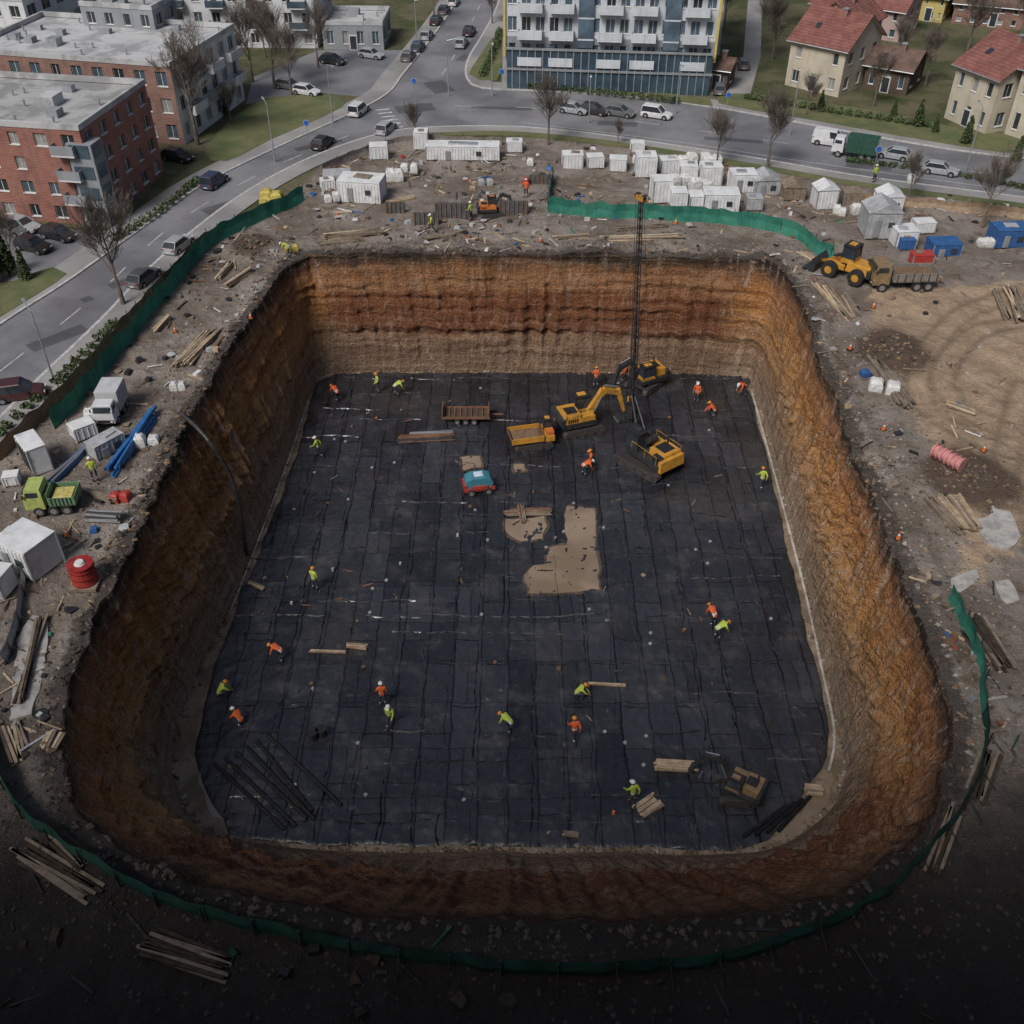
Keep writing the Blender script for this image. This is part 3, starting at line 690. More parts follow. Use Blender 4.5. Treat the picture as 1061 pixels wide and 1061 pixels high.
TM=[bare_tree(s,7.5) for s in (1,5,9,14)]
for i,(u,v,s) in enumerate([(128,316,1.1),(205,150,1.35),(285,92,1.15),(262,85,1.1),(302,98,1.0),(568,150,.85),(432,150,.55),(795,174,1.0),(742,174,.75),(1018,236,.85),(330,70,.85),(800,62,1.0),(905,110,.7),(1000,60,1.1),(1050,60,1.1),(958,90,.9),(15,275,.7),(960,10,1.1),(880,5,1.1),(640,150,.35),(940,208,.6),(180,60,1),(450,20,.9),(510,25,.7),(1040,125,.9),(835,120,.6),(1080,230,1),(60,60,1),(810,30,1.1),(790,20,1.0),(930,70,.7),(1055,30,1.2),(240,130,.6),(750,30,.8),(0,150,.9),(275,60,.9),(480,0,.9)]):
    p=S(u,v); place('bare_tree',TM[i%4],p,U(0,6),s*U(.95,1.08))
def leafy(mb,c,rx,ry,rz,n,mats,s=.12):
    for _ in range(n):
        while True:
            p=Vector((U(-1,1),U(-1,1),U(-1,1)))
            if .35<p.length<1: break
        k=.8+.3*noise.noise(p*2+c)
        q=c+Vector((p.x*rx*k,p.y*ry*k,p.z*rz*k)); a=Vector((U(-1,1),U(-1,1),U(-1,1))).normalized(); b2=a.cross(Vector((U(-1,1),U(-1,1),U(-1,1)))).normalized()
        z=s*U(.6,1.4); mb.poly([q-a*z,q+b2*z*.7,q+a*z,q-b2*z*.7],random.choice(mats))
lf=[M('leaf_dark',(.03,.05,.02),.8),M('leaf_mid',(.05,.08,.03),.8),M('leaf_light',(.08,.11,.04),.8)]
def conifer():
    mb=MB(); mb.cyl((0,0,0),(0,0,3.6),.12,.03,bark,7)
    for k in range(26):
        z=.5+k*.125; r=1.0*(1-(z-.4)/3.7)+.05; leafy(mb,Vector((U(-.08,.08),U(-.08,.08),z)),r,r,.25,110,lf,.11)
    return mb.mesh('conifer')
cm=conifer()
for (u,v,s) in [(950,132,.9),(925,122,.6),(1000,150,.9),(968,138,.6),(1052,168,.8),(745,88,.9),(850,112,.6),(10,285,1.2),(28,290,.8),(235,120,.6),(-5,292,1.2)]: place('conifer_shrub',cm,S(u,v),U(0,6),s)
def hedge(px,w=.6,h=1.0):
    pts=cr(PX(px),1.0); mb=MB()
    for p in pts: leafy(mb,Vector((p.x,p.y,h*.55)),.75,w,h*.6*U(.85,1.15),80,lf,.13)
    mb.obj('hedge')
hedge([(548,93),(620,99),(700,108)]); hedge([(775,104),(860,118),(960,133)]); hedge([(500,80),(512,55),(518,35)]); hedge([(0,452),(30,424),(60,398),(120,338)],.5,.7); hedge([(880,168),(960,178),(1061,196)],.5,.6); hedge([(120,250),(165,222),(205,190)],.5,.8)

# ------------------------------------------------------------ vehicles
rubber=M('tyre_rubber',(.02,.02,.02),.85,.2,5); hub=M('wheel_hub',(.35,.35,.36),.4,.1,5,0,.6); black=M('black_plastic',(.02,.02,.022),.5,.2,4); red_l=M('tail_lamp',(.35,.02,.02),.3); head_l=M('head_lamp',(.6,.6,.6),.2)
def paint(n,c): return M('paint_'+n,c,.32,.06,1.0,0,.0,.6,.2)
PAINT={'white':paint('white',(.56,.57,.58)),'silver':paint('silver',(.30,.32,.34)),'black':paint('black',(.02,.021,.024)),'blue':paint('blue',(.035,.05,.09)),'grey':paint('grey',(.11,.115,.12)),'red':paint('red',(.30,.03,.03)),'darkred':paint('darkred',(.06,.02,.022))}
_cc={}
def wheel(mb,x,y,r=.32,w=.22):
    mb.cyl((x,y-w/2,r),(x,y+w/2,r),r,r,rubber,16); mb.cyl((x,y-w/2-.01,r),(x,y+w/2+.01,r),r*.6,r*.6,hub,10)
def car_mesh(col,kind='car'):
    key=(col,kind)
    if key in _cc: return _cc[key]
    mb=MB(); p=PAINT[col]; van=kind=='van'; suv=kind=='suv'
    hb=.92 if not van else 1.1; ht={'car':1.44,'suv':1.68,'van':1.95}[kind]
    sta=[(-2.16,.35,.62,.74),(-2.1,.24,.84,.80),(-1.75,.22,hb,.87),(-.6,.22,hb,.89),(.75,.22,hb,.89),(1.2,.22,hb-.06,.88),(1.85,.22,hb-.18,.84),(2.1,.26,hb-.32,.76),(2.2,.36,.52,.66)]
    rings=[]
    for (x,zb,zt_,w) in sta:
        zm=(zb+zt_)*.55; rings.append([(x,-w*.96,zb),(x,-w,zm),(x,-w*.93,zt_-.03),(x,-w*.80,zt_),(x,w*.80,zt_),(x,w*.93,zt_-.03),(x,w,zm),(x,w*.96,zb)])
    b0=len(mb.v); k=mb.mi(p)
    for r_ in rings: mb.v+=r_
    for i in range(len(rings)-1):
        for j in range(8):
            j2=(j+1)%8; mb.f.append((b0+i*8+j,b0+i*8+j2,b0+(i+1)*8+j2,b0+(i+1)*8+j)[::-1]); mb.m.append(k)
    mb.f.append(tuple(b0+j for j in range(8))); mb.m.append(k); mb.f.append(tuple(b0+(len(rings)-1)*8+j for j in range(7,-1,-1))); mb.m.append(k)
    xr,xf,tr,tf=(-1.95,.95,-1.45,.25) if kind=='car' else ((-2.08,1.05,-1.9,.3) if suv else (-2.1,1.55,-2.0,.85))
    z0=hb-.02; wb,wt=.80,(.64 if kind=='car' else .70)
    bt=[(xr,-wb,z0),(xf,-wb,z0),(xf,wb,z0),(xr,wb,z0)]; tp=[(tr,-wt,ht-.05),(tf,-wt,ht-.05),(tf,wt,ht-.05),(tr,wt,ht-.05)]
    for i in range(4):
        j=(i+1)%4; mb.poly([bt[i],bt[j],tp[j],tp[i]],glassA)
        mb.cyl(bt[i],tp[i],.05,.045,p,6)
    mb.box(((tr+tf)/2,0,ht-.03),(tf-tr+.12,wt*2+.10,.07),p,top=(.93,.9))
    for sy in (-1,1):
        for fx in ((.5,) if not van else (.62,)):
            xb=xr+(xf-xr)*fx; xt=tr+(tf-tr)*fx; mb.cyl((xb,sy*(wb+.005),z0),(xt,sy*(wt+.005),ht-.05),.04,.04,p if van else black,6)
        if van: mb.poly([(xr+.02,sy*(wb+.012),z0),(.2,sy*(wb+.012),z0),(.0,sy*(wt+.014),ht-.06),(tr+.02,sy*(wt+.014),ht-.06)],p)
        for wx in (-1.35,1.38):
            mb.cyl((wx,sy*.66,.33),(wx,sy*.905,.33),.40,.40,black,16); wheel(mb,wx,sy*.82)
        mb.box((.82,sy*.98,hb+.04),(.12,.16,.12),p)
        mb.box((2.13,sy*.5,.62),(.10,.3,.12),head_l); mb.box((-2.14,sy*.6,.74),(.08,.24,.16),red_l)
        for dx in (-.55,.35): mb.box((dx,sy*.895,hb-.14),(.16,.03,.03),black)
    mb.box((2.17,0,.42),(.08,.8,.14),black); mb.box((-2.15,0,.45),(.06,.5,.12),frameW)
    me=mb.mesh('car'); _cc[key]=me; return me
def head(u,v,u2,v2): a,b2=S(u,v),S(u2,v2); return math.atan2(b2.y-a.y,b2.x-a.x)
rl=head(100,310,270,180); rc=head(600,118,800,148); rt=head(430,80,470,20)
cars=[(372,118,'white','suv',rl),(400,137,'silver','car',rl),(318,98,'white','car',rc),(223,192,'blue','suv',rl),(186,258,'silver','car',rl),(150,292,'grey','car',rl),(62,247,'black','car',rc),(36,259,'black','car',rc),(22,412,'darkred','suv',rl-1.0),(185,166,'black','car',rc),
(594,117,'silver','car',rc),(615,118,'black','car',rc),(642,120,'grey','car',rc),(680,122,'white','suv',rc),(858,150,'white','van',rc),(925,164,'silver','car',rc+3.1),(973,180,'silver','car',rc),
(433,52,'blue','car',rt),(423,62,'grey','car',rt),(442,40,'silver','car',rt),(452,25,'black','car',rt),(460,14,'grey','car',rt),(478,48,'silver','car',rt),(486,36,'black','car',rt),(470,5,'white','car',rt),(745,96,'grey','car',rt),(335,152,'black','car',rl),(360,40,'grey','car',rc),(385,60,'silver','car',rc),(345,66,'black','car',rc),(770,70,'grey','car',rt),(13,242,'grey','car',rc),(300,92,'grey','car',rc),(25,238,'silver','car',rc)]
for (u,v,c_,k_,a) in cars: place('parked_car' if k_!='van' else 'delivery_van',car_mesh(c_,k_),S(u,v)+Vector((0,0,.03)),a,.9)

yellow=M('machine_yellow',(.48,.24,.035),.5,.15,1.5,0,0,.4,.7); orange=M('machine_orange',(.52,.15,.03),.5,.12,1.5,0,0,.5,.5); steel=M('dark_steel',(.05,.05,.053),.5,.3,3,0,.4); rust=M('rusty_steel',(.17,.085,.05),.8,.3,3,0,.1); track=M('track_steel',(.055,.045,.04),.7,.35,6,.4)
def tracks(mb,L,gau,w=.5,h=.75):
    for sy in (-1,1):
        y=sy*gau/2; pr=[]; r=h/2
        for k in range(9): a=math.pi/2+math.pi*k/8; pr.append((-L/2+r+r*math.cos(a),r+r*math.sin(a)))
        for k in range(9): a=-math.pi/2+math.pi*k/8; pr.append((L/2-r+r*math.cos(a),r+r*math.sin(a)))
        mb.prism(pr,y-w/2,y+w/2,track)
        n=int(L/.22)
        for k in range(n):
            x=-L/2+r+(L-2*r)*k/(n-1)
            mb.box((x,y,h+.02),(.08,w+.04,.06),steel)
        for k in range(5): x=-L/2+r+(L-2*r)*k/4; mb.cyl((x,y-w/2-.05,r*.8),(x,y+w/2+.05,r*.8),.17,.17,steel,10)
    mb.box((0,0,h*.6),(L*.6,gau-w,.35),steel)
def cab(mb,c,s,pm):
    x,y,z=c; a,b2,h=s
    mb.box((x,y,z+h*.5),(a*.94,b2*.94,h*.98),glassA,top=(.92,.92)); mb.box((x,y,z+.2),(a,b2,.42),pm); mb.box((x,y,z+h),(a,b2,.14),black); mb.box((x,y,z+h+.1),(a*.5,b2*.5,.06),pm)
    for i in (-1,1):
        for j in (-1,1): mb.cyl((x+i*a*.47,y+j*b2*.47,z+.3),(x+i*a*.44,y+j*b2*.44,z+h),.06,.06,black,6)
def beam(mb,p,q,h0,h1,w,mat):
    p=Vector(p);q=Vector(q); d=(q-p).normalized(); n=Vector((-d.z,0,d.x))
    b0=len(mb.v)
    for pt,h in ((p,h0),(q,h1)):
        for sy in (-1,1):
            for sn in (-1,1):
                w2=pt+n*h*.5*sn; mb.v.append((w2.x,w2.y+sy*w/2,w2.z))
    k=mb.mi(mat)
    for f in ((0,1,3,2),(4,6,7,5),(0,4,5,1),(2,3,7,6),(1,5,7,3),(0,2,6,4)): mb.f.append(tuple(b0+i for i in f)); mb.m.append(k)
def excavator(name,loc,rz,sc=1,pm=None,boomm=None,tr=0.0,reach=1.0):
    pm=pm or yellow; bm=boomm or pm; e=empty(name,loc,rz); e.scale=(sc,)*3
    mb=MB(); tracks(mb,3.9,2.5); mb.cyl((0,0,.7),(0,0,1.0),.7,.7,steel,16); mb.obj('undercarriage',e,rz=tr)
    mb=MB()
    mb.box((-.4,0,1.25),(3.0,2.5,.5),steel); mb.box((-1.1,-.15,1.85),(1.7,2.1,.75),pm,top=(.92,.92)); mb.prism([(-2.0,1.1),(-1.8,1.05),(-1.8,2.1),(-2.15,2.0),(-2.3,1.6)],-1.25,1.25,steel)
    mb.box((-1.0,-.2,2.25),(1.0,1.0,.06),black); mb.cyl((-1.3,-.7,2.2),(-1.3,-.7,2.75),.07,.07,black,8); mb.box((.35,-.85,1.75),(1.2,.7,.5),pm)
    for k in range(5): mb.box((-1.5+k*.2,-1.22,1.8),(.1,.04,.4),black)
    for x in (-1.7,-.4,.8): mb.cyl((x,-1.2,2.0),(x,-1.2,2.7),.025,.025,black,5)
    mb.cyl((-1.7,-1.2,2.7),(.8,-1.2,2.7),.025,.025,black,5)
    mb.obj('house',e,bevel=.05)
    mb=MB(); cab(mb,(.35,.72,1.4),(1.5,1.0,1.6),pm); mb.obj('cab',e)
    mb=MB(); r=reach
    beam(mb,(.8,0,1.6),(2.5*r,0,3.6),.45,.55,.4,bm); beam(mb,(2.4*r,0,3.6),(4.3*r,0,3.0),.55,.35,.38,bm); beam(mb,(4.0*r,0,3.4),(4.9*r,0,1.0),.45,.25,.32,bm)
    mb.cyl((1.1,.25,1.4),(2.2*r,.25,3.1),.08,.06,hub,8); mb.cyl((1.1,-.25,1.4),(2.2*r,-.25,3.1),.08,.06,hub,8); mb.cyl((2.6*r,0,4.0),(4.05*r,0,3.6),.09,.06,hub,8)
    X0=4.9*r
    mb.prism([(X0,1.1),(X0+.45,.75),(X0+.35,.15),(X0-.1,.0),(X0-.6,.2),(X0-.5,.35),(X0-.1,.3),(X0,.6)],-.5,.5,steel)
    for k in range(5): mb.box((X0-.65,-.42+k*.21,.17),(.2,.08,.06),hub)
    mb.obj('boom',e); return e
def F(u,v,dz=.0): return S(u,v,MZ+.03+dz)
excavator('excavator',F(600,444),head(590,440,640,430),1.08,yellow,None,0,.85)
excavator('excavator',F(668,400),head(668,398,640,402)+.2,.95,yellow,steel,.4,.8)
excavator('mini_excavator',F(765,822),2.6,.7,M('machine_brown',(.20,.13,.07),.6),steel,.5,.9)
excavator('mini_excavator',SG(508,222),.1,.62,orange,steel,.2,.8)
# drilling rig with tall mast
lo=F(672,480); rz=head(692,492,650,462); e=empty('drilling_rig',lo,rz); e.scale=(1.05,)*3
mb=MB(); tracks(mb,4.8,3.2,.65,.9); mb.cyl((0,0,.8),(0,0,1.1),.8,.8,steel,16); mb.obj('undercarriage',e,rz=.15)
mb=MB(); mb.box((-.5,0,1.4),(4.0,2.8,.6),steel); mb.box((-1.5,-.3,2.0),(1.9,2.0,.7),yellow,top=(.93,.93)); mb.box((-2.55,0,1.6),(.5,2.7,1.0),yellow,top=(.7,.95)); mb.box((.2,-.8,1.9),(1.3,1.0,.4),yellow)
mb.box((-1.4,-.3,2.38),(1.2,1.2,.08),black); mb.cyl((-1.0,-1.0,2.3),(-1.0,-1.0,3.0),.08,.08,black,8); mb.cyl((-.1,-.5,2.6),(-.1,.5,2.6),.3,.3,steel,14); mb.cyl((.9,-.7,2.4),(.9,.1,2.4),.28,.28,steel,14)
for k in range(6): mb.box((-2.1+k*.22,-1.32,1.95),(.12,.04,.45),black)
mb.box((-1.9,.9,2.0),(.9,.5,.5),black)
for s in (-1,1): 
    for x in (-2.2,-.8,.8): mb.cyl((x,s*1.42,1.7),(x,s*1.42,2.5),.025,.025,yellow,5)
    mb.cyl((-2.2,s*1.42,2.5),(.8,s*1.42,2.5),.025,.025,yellow,5)
mb.obj('house',e,bevel=.05)
mb=MB(); cab(mb,(.9,.9,1.5),(1.7,1.1,1.9),steel); mb.box((1.0,-.1,1.75),(1.3,.5,.5),orange); mb.obj('cab',e)
e2=empty('drilling_mast',lo,rz)
wb_=S(654,452,-D); zt_top=zt(Vector((0,wb_.y,0)),206); dpt=wb_.y*CT-(zt_top-H)*ST; wt_=Vector(((664-530.5)/1061*dpt,wb_.y,zt_top))
inv=Matrix.Rotation(-rz,3,'Z'); a=inv@(wb_-lo); t_=inv@(wt_-lo)
mb=MB(); px=Vector((1,0,0)); py=Vector((0,1,0))
for i in (-1,1):
    for j in (-1,1): mb.cyl(a+px*i*.24+py*j*.24,t_+px*i*.12+py*j*.12,.055,.04,steel,6)
n=34
for k in range(n):
    w0=.24-.12*k/n; w1=.24-.12*(k+1)/n; c0=a.lerp(t_,k/n); c1=a.lerp(t_,(k+1)/n)
    for (i,j,i2_,j2_) in ((-1,-1,1,-1),(1,-1,1,1),(1,1,-1,1),(-1,1,-1,-1)):
        mb.cyl(c0+px*i*w0+py*j*w0,c1+px*i2_*w1+py*j2_*w1,.025,.025,steel,4,False)
mb.cyl(a.lerp(t_,.0),a.lerp(t_,.55),.12,.12,black,10); mb.cyl(a.lerp(t_,.55),a.lerp(t_,.98),.07,.07,black,10)
mb.box(t_+Vector((0,0,.1)),(.8,.4,.4),yellow); mb.cyl(t_+Vector((.35,-.15,.2)),t_+Vector((.35,.15,.2)),.24,.24,steel,12); mb.cyl(t_+Vector((-.3,-.15,.2)),t_+Vector((-.3,.15,.2)),.2,.2,steel,12)
mb.box(a.lerp(t_,.12),(.8,.8,1.1),steel); mb.box(a.lerp(t_,.3),(.6,.6,.7),steel)
for y in (-.5,.5): mb.cyl((.9,y,1.9),a.lerp(t_,.2)+py*y*.3,.1,.07,steel,8)
mb.cyl((1.4,.0,1.5),a+Vector((0,0,.9)),.18,.18,steel,8)
mb.cyl((-.1,.1,2.8),t_+Vector((-.3,0,.35)),.02,.02,black,5); mb.cyl(t_+Vector((.6,0,.3)),a+Vector((.7,0,4)),.02,.02,black,5)
mb.box(a+Vector((.7,0,3.8)),(.25,.25,.5),yellow)
mast=mb.obj('mast',e); mast.scale=(1/1.05,)*3
bpy.data.objects.remove(e2)
# tracked dumper
lo=F(551,460); rz=head(530,458,575,452); e=empty('tracked_dumper',lo,rz); mb=MB(); tracks(mb,3.6,2.0,.45,.6); mb.obj('undercarriage',e)
mb=MB(); mb.prism([(-2.1,.9),(1.0,.8),(1.0,1.5),(.9,1.5),(.9,.95),(-2.0,1.0),(-2.1,1.5),(-2.2,1.5)],-1.05,1.05,rust)
for s in (-1,1): mb.box((-.6,s*1.04,1.2),(3.0,.08,.6),yellow)
mb.box((-.6,0,1.08),(2.6,1.9,.14),M('loose_soil',(.16,.10,.06),.95,.3,3,.5)); mb.obj('skip',e,bevel=.02)
mb=MB(); mb.box((1.5,0,1.0),(.9,1.9,.6),yellow); cab(mb,(1.5,.4,1.2),(.9,.9,1.2),yellow); mb.box((1.55,-.5,1.5),(.7,.7,.4),orange); mb.obj('cab',e,bevel=.02)
# mobile compressor (teal hood, red chassis)
lo=F(496,508); e=empty('mobile_compressor',lo,.2); tealp=M('teal_hood',(.05,.20,.26),.4,.1,2,0,0,.5,.4); redp=M('red_paint',(.36,.045,.035),.5,.15,2,0,0,.4,.45)
mb=MB(); pr=[(-1.1,.7),(1.1,.7),(1.25,1.1),(1.0,1.55),(.5,1.75),(-.6,1.75),(-1.15,1.5),(-1.25,1.0)]; mb.prism(pr,-.6,.6,tealp); mb.box((0,0,1.8),(.8,.7,.08),M('pale_panel',(.5,.6,.66),.5)); mb.obj('hood',e,bevel=.06)
mb=MB(); mb.box((0,0,.55),(2.7,1.3,.3),redp); mb.box((0,-.68,.8),(1.4,.12,.35),redp); mb.box((1.55,0,.5),(.8,.12,.1),steel); mb.box((-1.2,0,.85),(.35,1.2,.5),redp)
for x in (-.75,.75):
    for y in (-.72,.72): wheel(mb,x,y,.34,.24)
mb.obj('chassis',e)
wood=M('timber',(.36,.27,.18),.85,.3,2.5,.2,0,.2,.35); woodD=M('timber_weathered',(.20,.16,.12),.9,.3,2.5,.2,0,.2,.3); woodL=M('timber_fresh',(.48,.38,.26),.85,.2,2.5,.2,0,.2,.25); woodShade=M('timber_shaded',(.05,.038,.028),.9,.3,2.5,.2,0,.2,.3)  # last timber is a darkened copy with foreground shade in its colour
lo=F(483,434); mb=MB()
for s in (-1,1): mb.box((0,s*.9,.7),(4.6,.14,.2),rust)
for k in range(9): mb.box((-2.1+k*.525,0,.72),(.1,1.7,.12),rust)
mb.box((0,0,.62),(4.2,1.6,.05),M('deck_dark',(.06,.045,.035),.8))
for x in (-2.2,2.2): mb.box((x,0,1.0),(.1,1.9,.8),rust)
for x in (-.8,0,.8):
    for y in (-.9,.9): wheel(mb,x,y*1.12,.3,.2)
mb.box((2.9,0,.55),(1.3,.12,.1),rust); mb.obj('flatbed_trailer',loc=lo,rz=head(460,430,508,430))
def bundle(name,px1,px2,n,mat,z0,w,r=.03,fl=False,sq=True,jit=.12):
    A=S(*px1,-D) if fl else S(*px1); B=S(*px2,-D) if fl else S(*px2); d=(B-A); L=d.length; d.normalize(); rz=math.atan2(d.y,d.x); mb=MB(); c=(A+B)/2
    cols=max(1,int(w/(r*2.4)))
    for k in range(n):
        row=k//cols; col=k%cols; y=(col-(cols-1)/2)*r*2.4+U(-.3,.3)*r; z=r+row*r*1.7; l=L*U(.82,1.05); o=U(-jit,jit)*L*.3; a=U(-1,1)*jit*.35
        mm_=random.choice(mat) if isinstance(mat,(tuple,list)) else mat
        if sq: mb.box((o,y,z),(l,r*2,r*1.3),mm_,a)
        else: mb.cyl((o-l/2,y-a*l/2,z),(o+l/2,y+a*l/2,z),r,r,mm_,7)
    gzv=MZ+.03 if fl else gz(c.x,c.y)+.03
    return mb.obj(name,loc=(c.x,c.y,gzv+z0),rz=rz)
bundle('rebar_bundle',(412,458),(470,455),20,[rust,steel],.05,1.2,.05,True,False)
bundle('rebar_bundle',(424,451),(468,449),8,[hub,steel],.05,.6,.05,True,False)
bundle('formwork_frame',(524,533),(572,531),7,[woodD,rust],.1,1.4,.06,True)
bundle('formwork_frame',(545,525),(548,545),5,[woodD,rust],.22,1.6,.05,True)
for a,b2,n,w in (((318,677),(360,679),2,.3),((606,711),(650,713),2,.2),((676,795),(722,798),12,1.0),((660,845),(682,830),8,1.2),((833,820),(852,822),8,1.0),((583,866),(600,868),4,.5),((258,606),(275,613),4,.4),((360,672),(381,674),6,.5)):
    bundle('timber_planks',a,b2,n,[wood,wood,woodD],.06,w,.07,True)
for k in range(6):
    a=(222+k*11,792-k*6); b2=(292+k*10+U(-12,12),862-k*5+U(-8,4))
    mb=MB(); A,B=F(*a),F(*b2); mb.cyl(A+Vector((0,0,.1)),B+Vector((0,0,.1)),.12,.12,strip2,8); mb.obj('membrane_roll')
for k in range(4):
    mb=MB(); A,B=F(770+k*12,868-k*2),F(815+k*8,835-k*3); mb.cyl(A+Vector((0,0,.1)),B+Vector((0,0,.1)),.13,.13,strip2,8); mb.obj('membrane_roll')
mb=MB()
for p_ in ((325,765),(334,762)):
    p=F(*p_); mb.cyl(p,p+Vector((0,0,.7)),.3,.34,black,14); mb.cyl(p+Vector((0,0,.7)),p+Vector((0,0,.74)),.38,.38,black,14)
mb.obj('plastic_drum')
mb=MB(); pts=cr([S(188,432)+Vector((0,0,.4)),S(205,468,-1.5)+Vector((1,0,1)),S(228,515,-6)+Vector((1.3,0,1)),S(256,575,-D+.4)],.6)
for a,b2 in zip(pts[:-1],pts[1:]): mb.cyl(a,b2,.16,.16,steel,10)
mb.obj('discharge_pipe')

# wheel loader, dump truck, small trucks
lo=SG(876,288); e=empty('wheel_loader',lo,head(876,288,858,282)); mb=MB()
mb.box((-1.3,0,1.35),(2.4,1.7,.9),yellow,top=(.92,.9)); mb.box((1.0,0,1.0),(1.8,1.1,.6),yellow); mb.box((-2.4,0,1.2),(.4,1.9,.8),steel); mb.obj('body',e,bevel=.06)
mb=MB(); cab(mb,(-.1,0,1.6),(1.3,1.4,1.6),yellow); mb.obj('cab',e)
mb=MB()
for x in (-1.4,1.3):
    for y in (-1.05,1.05): mb.cyl((x,y-.27,.75),(x,y+.27,.75),.75,.75,rubber,18); mb.cyl((x,y-.29,.75),(x,y+.29,.75),.36,.36,yellow,12)
mb.obj('wheels',e)
mb=MB()
for s in (-.45,.45): beam(mb,(.8,0,1.6),(2.9,0,.7),.3,.25,.15,yellow); 
mb.prism([(2.7,.15),(3.9,.1),(3.9,.2),(3.0,.35),(2.85,.8),(3.1,1.2),(2.95,1.3),(2.6,.8)],-1.3,1.3,steel); mb.obj('bucket',e)
def truck(name,loc,rz,cabm,bedm,L=6.2,box=False,sc=1,load=None):
    e=empty(name,loc,rz); e.scale=(sc,)*3; mb=MB()
    mb.box((0,0,.75),(L,.9,.25),steel)
    xc=L/2-.8
    mb.box((xc,0,1.5),(1.7,2.2,1.5),cabm,top=(.95,.95)); mb.box((xc-.1,0,2.5),(1.5,2.1,.55),cabm,top=(.85,.9)); mb.box((xc+.0,0,2.3),(1.72,1.8,.6),glassA,top=(.88,.95)); mb.box((xc,0,2.25),(1.0,2.16,.5),glassA); mb.box((xc+.86,0,1.0),(.08,2.0,.35),black)
    for s in (-1,1): mb.box((xc+.88,s*.8,1.0),(.06,.3,.2),head_l); mb.box((xc+.7,s*1.2,2.2),(.1,.15,.4),black)
    mb.obj('cab',e,bevel=.05); mb=MB(); bl=L-2.0; xb=-1.0
    if box:
        mb.box((xb,0,2.1),(bl,2.3,2.3),bedm); mb.box((xb-bl/2-.02,0,2.1),(.04,2.1,2.1),frameW)
        for k in range(7):
            for s in (-1,1): mb.box((xb-bl/2+.3+k*(bl-.6)/6,s*1.17,2.1),(.08,.05,2.2),bedm)
            mb.box((xb-bl/2+.3+k*(bl-.6)/6,0,3.27),(.08,2.2,.05),bedm)
    else:
        mb.box((xb,0,1.05),(bl,2.2,.12),bedm)
        for s in (-1,1):
            mb.box((xb,s*1.1,1.5),(bl,.07,.8),bedm)
            for k in range(6): mb.box((xb-bl/2+.3+k*(bl-.6)/5,s*1.16,1.5),(.09,.06,.8),steel)
        mb.box((xb-bl/2,0,1.5),(.07,2.2,.8),bedm); mb.box((xb+bl/2,0,1.7),(.07,2.2,1.2),bedm)
        if load:
            mb.box((xb,0,1.4),(bl-.2,2.05,.6),load,top=(.8,.7))
    mb.obj('bed',e,bevel=.02); mb=MB()
    for x in (L/2-1.0,-L/2+.9,-L/2+2.0):
        for s in (-1,1): wheel(mb,x,s*.98,.48,.3)
    mb.obj('wheels',e); return e
soilm=M('loose_soil',(.16,.10,.06))
truck('dump_truck',SG(932,297),math.pi+.05,M('cab_brown',(.22,.15,.08),.6),M('bed_grey',(.20,.18,.16),.7),6.4,False,.95,soilm)
truck('garbage_truck',S(884,163)+Vector((0,0,.03)),rc+math.pi,PAINT['white'],M('green_box',(.022,.07,.05),.6),6.4,True,.78)
truck('box_truck',SG(118,432),head(112,440,128,408)+math.pi,PAINT['white'],M('box_grey',(.42,.43,.44),.6,.1,1),5.0,True,.72)
truck('flatbed_truck',SG(60,528),head(60,528,100,520)+2.9,M('cab_lime',(.34,.40,.12),.5),M('bed_green',(.12,.22,.12),.6),4.2,False,.78,M('tarp_yellow',(.45,.38,.12),.7))

# ------------------------------------------------------------ site cabins and loads
whc=M('cabin_white',(.60,.61,.615),.6,.12,1,0,0,.4,.45); whb=M('bigbag_white',(.56,.56,.55),.85,.2,2,.3,0,.3,.45); blu=M('blue_tarp',(.03,.10,.26),.55,.2,2,.2); gryt=M('grey_tarp',(.33,.34,.35),.7,.2,1.5,.2)
def cabin(px,s,rz=0,mat=None,name='site_cabin',pitched=False,opened=False):
    p=SG(*px); mb=MB(); a,b2,h=s; mat=mat or whc
    mb.box((0,0,h/2+.1),(a,b2,h),mat); n=int(a/.35)
    for k in range(n):
        for s_ in (-1,1): mb.box((-a/2+.2+k*(a-.4)/max(1,n-1),s_*(b2/2+.02),h/2+.1),(.1,.06,h*.86),mat)
    for i in (-1,1):
        for j in (-1,1): mb.box((i*(a/2),j*(b2/2),h/2+.1),(.12,.12,h+.06),mat if R()<.5 else metal)
    if pitched:
        mb.prism([(-a/2-.15,h+.12),(a/2+.15,h+.12),(0,h+.12+a*.28)],-b2/2-.1,b2/2+.1,mat)
    else:
        mb.box((0,0,h+.16),(a+.08,b2+.08,.08),mat)
        if R()<.4: mb.box((U(-.2,.2)*a,U(-.1,.1)*b2,h+.26),(a*.4,b2*.4,.12),random.choice((gryt,woodD,metal)),U(-.2,.2))
    if opened: mb.box((0,-b2/2-.07,h/2+.1),(a*.75,.06,h*.78),black)
    elif a>2.3:
        mb.box((-a*.2,-b2/2-.08,h*.45),(.6,.08,h*.7),metal); mb.box((a*.22,-b2/2-.08,h*.6),(.6,.08,.5),glassA)
    mb.box((0,0,.06),(a*.9,b2*.9,.14),woodD)
    return mb.obj(name,loc=p,rz=rz,bevel=.03)
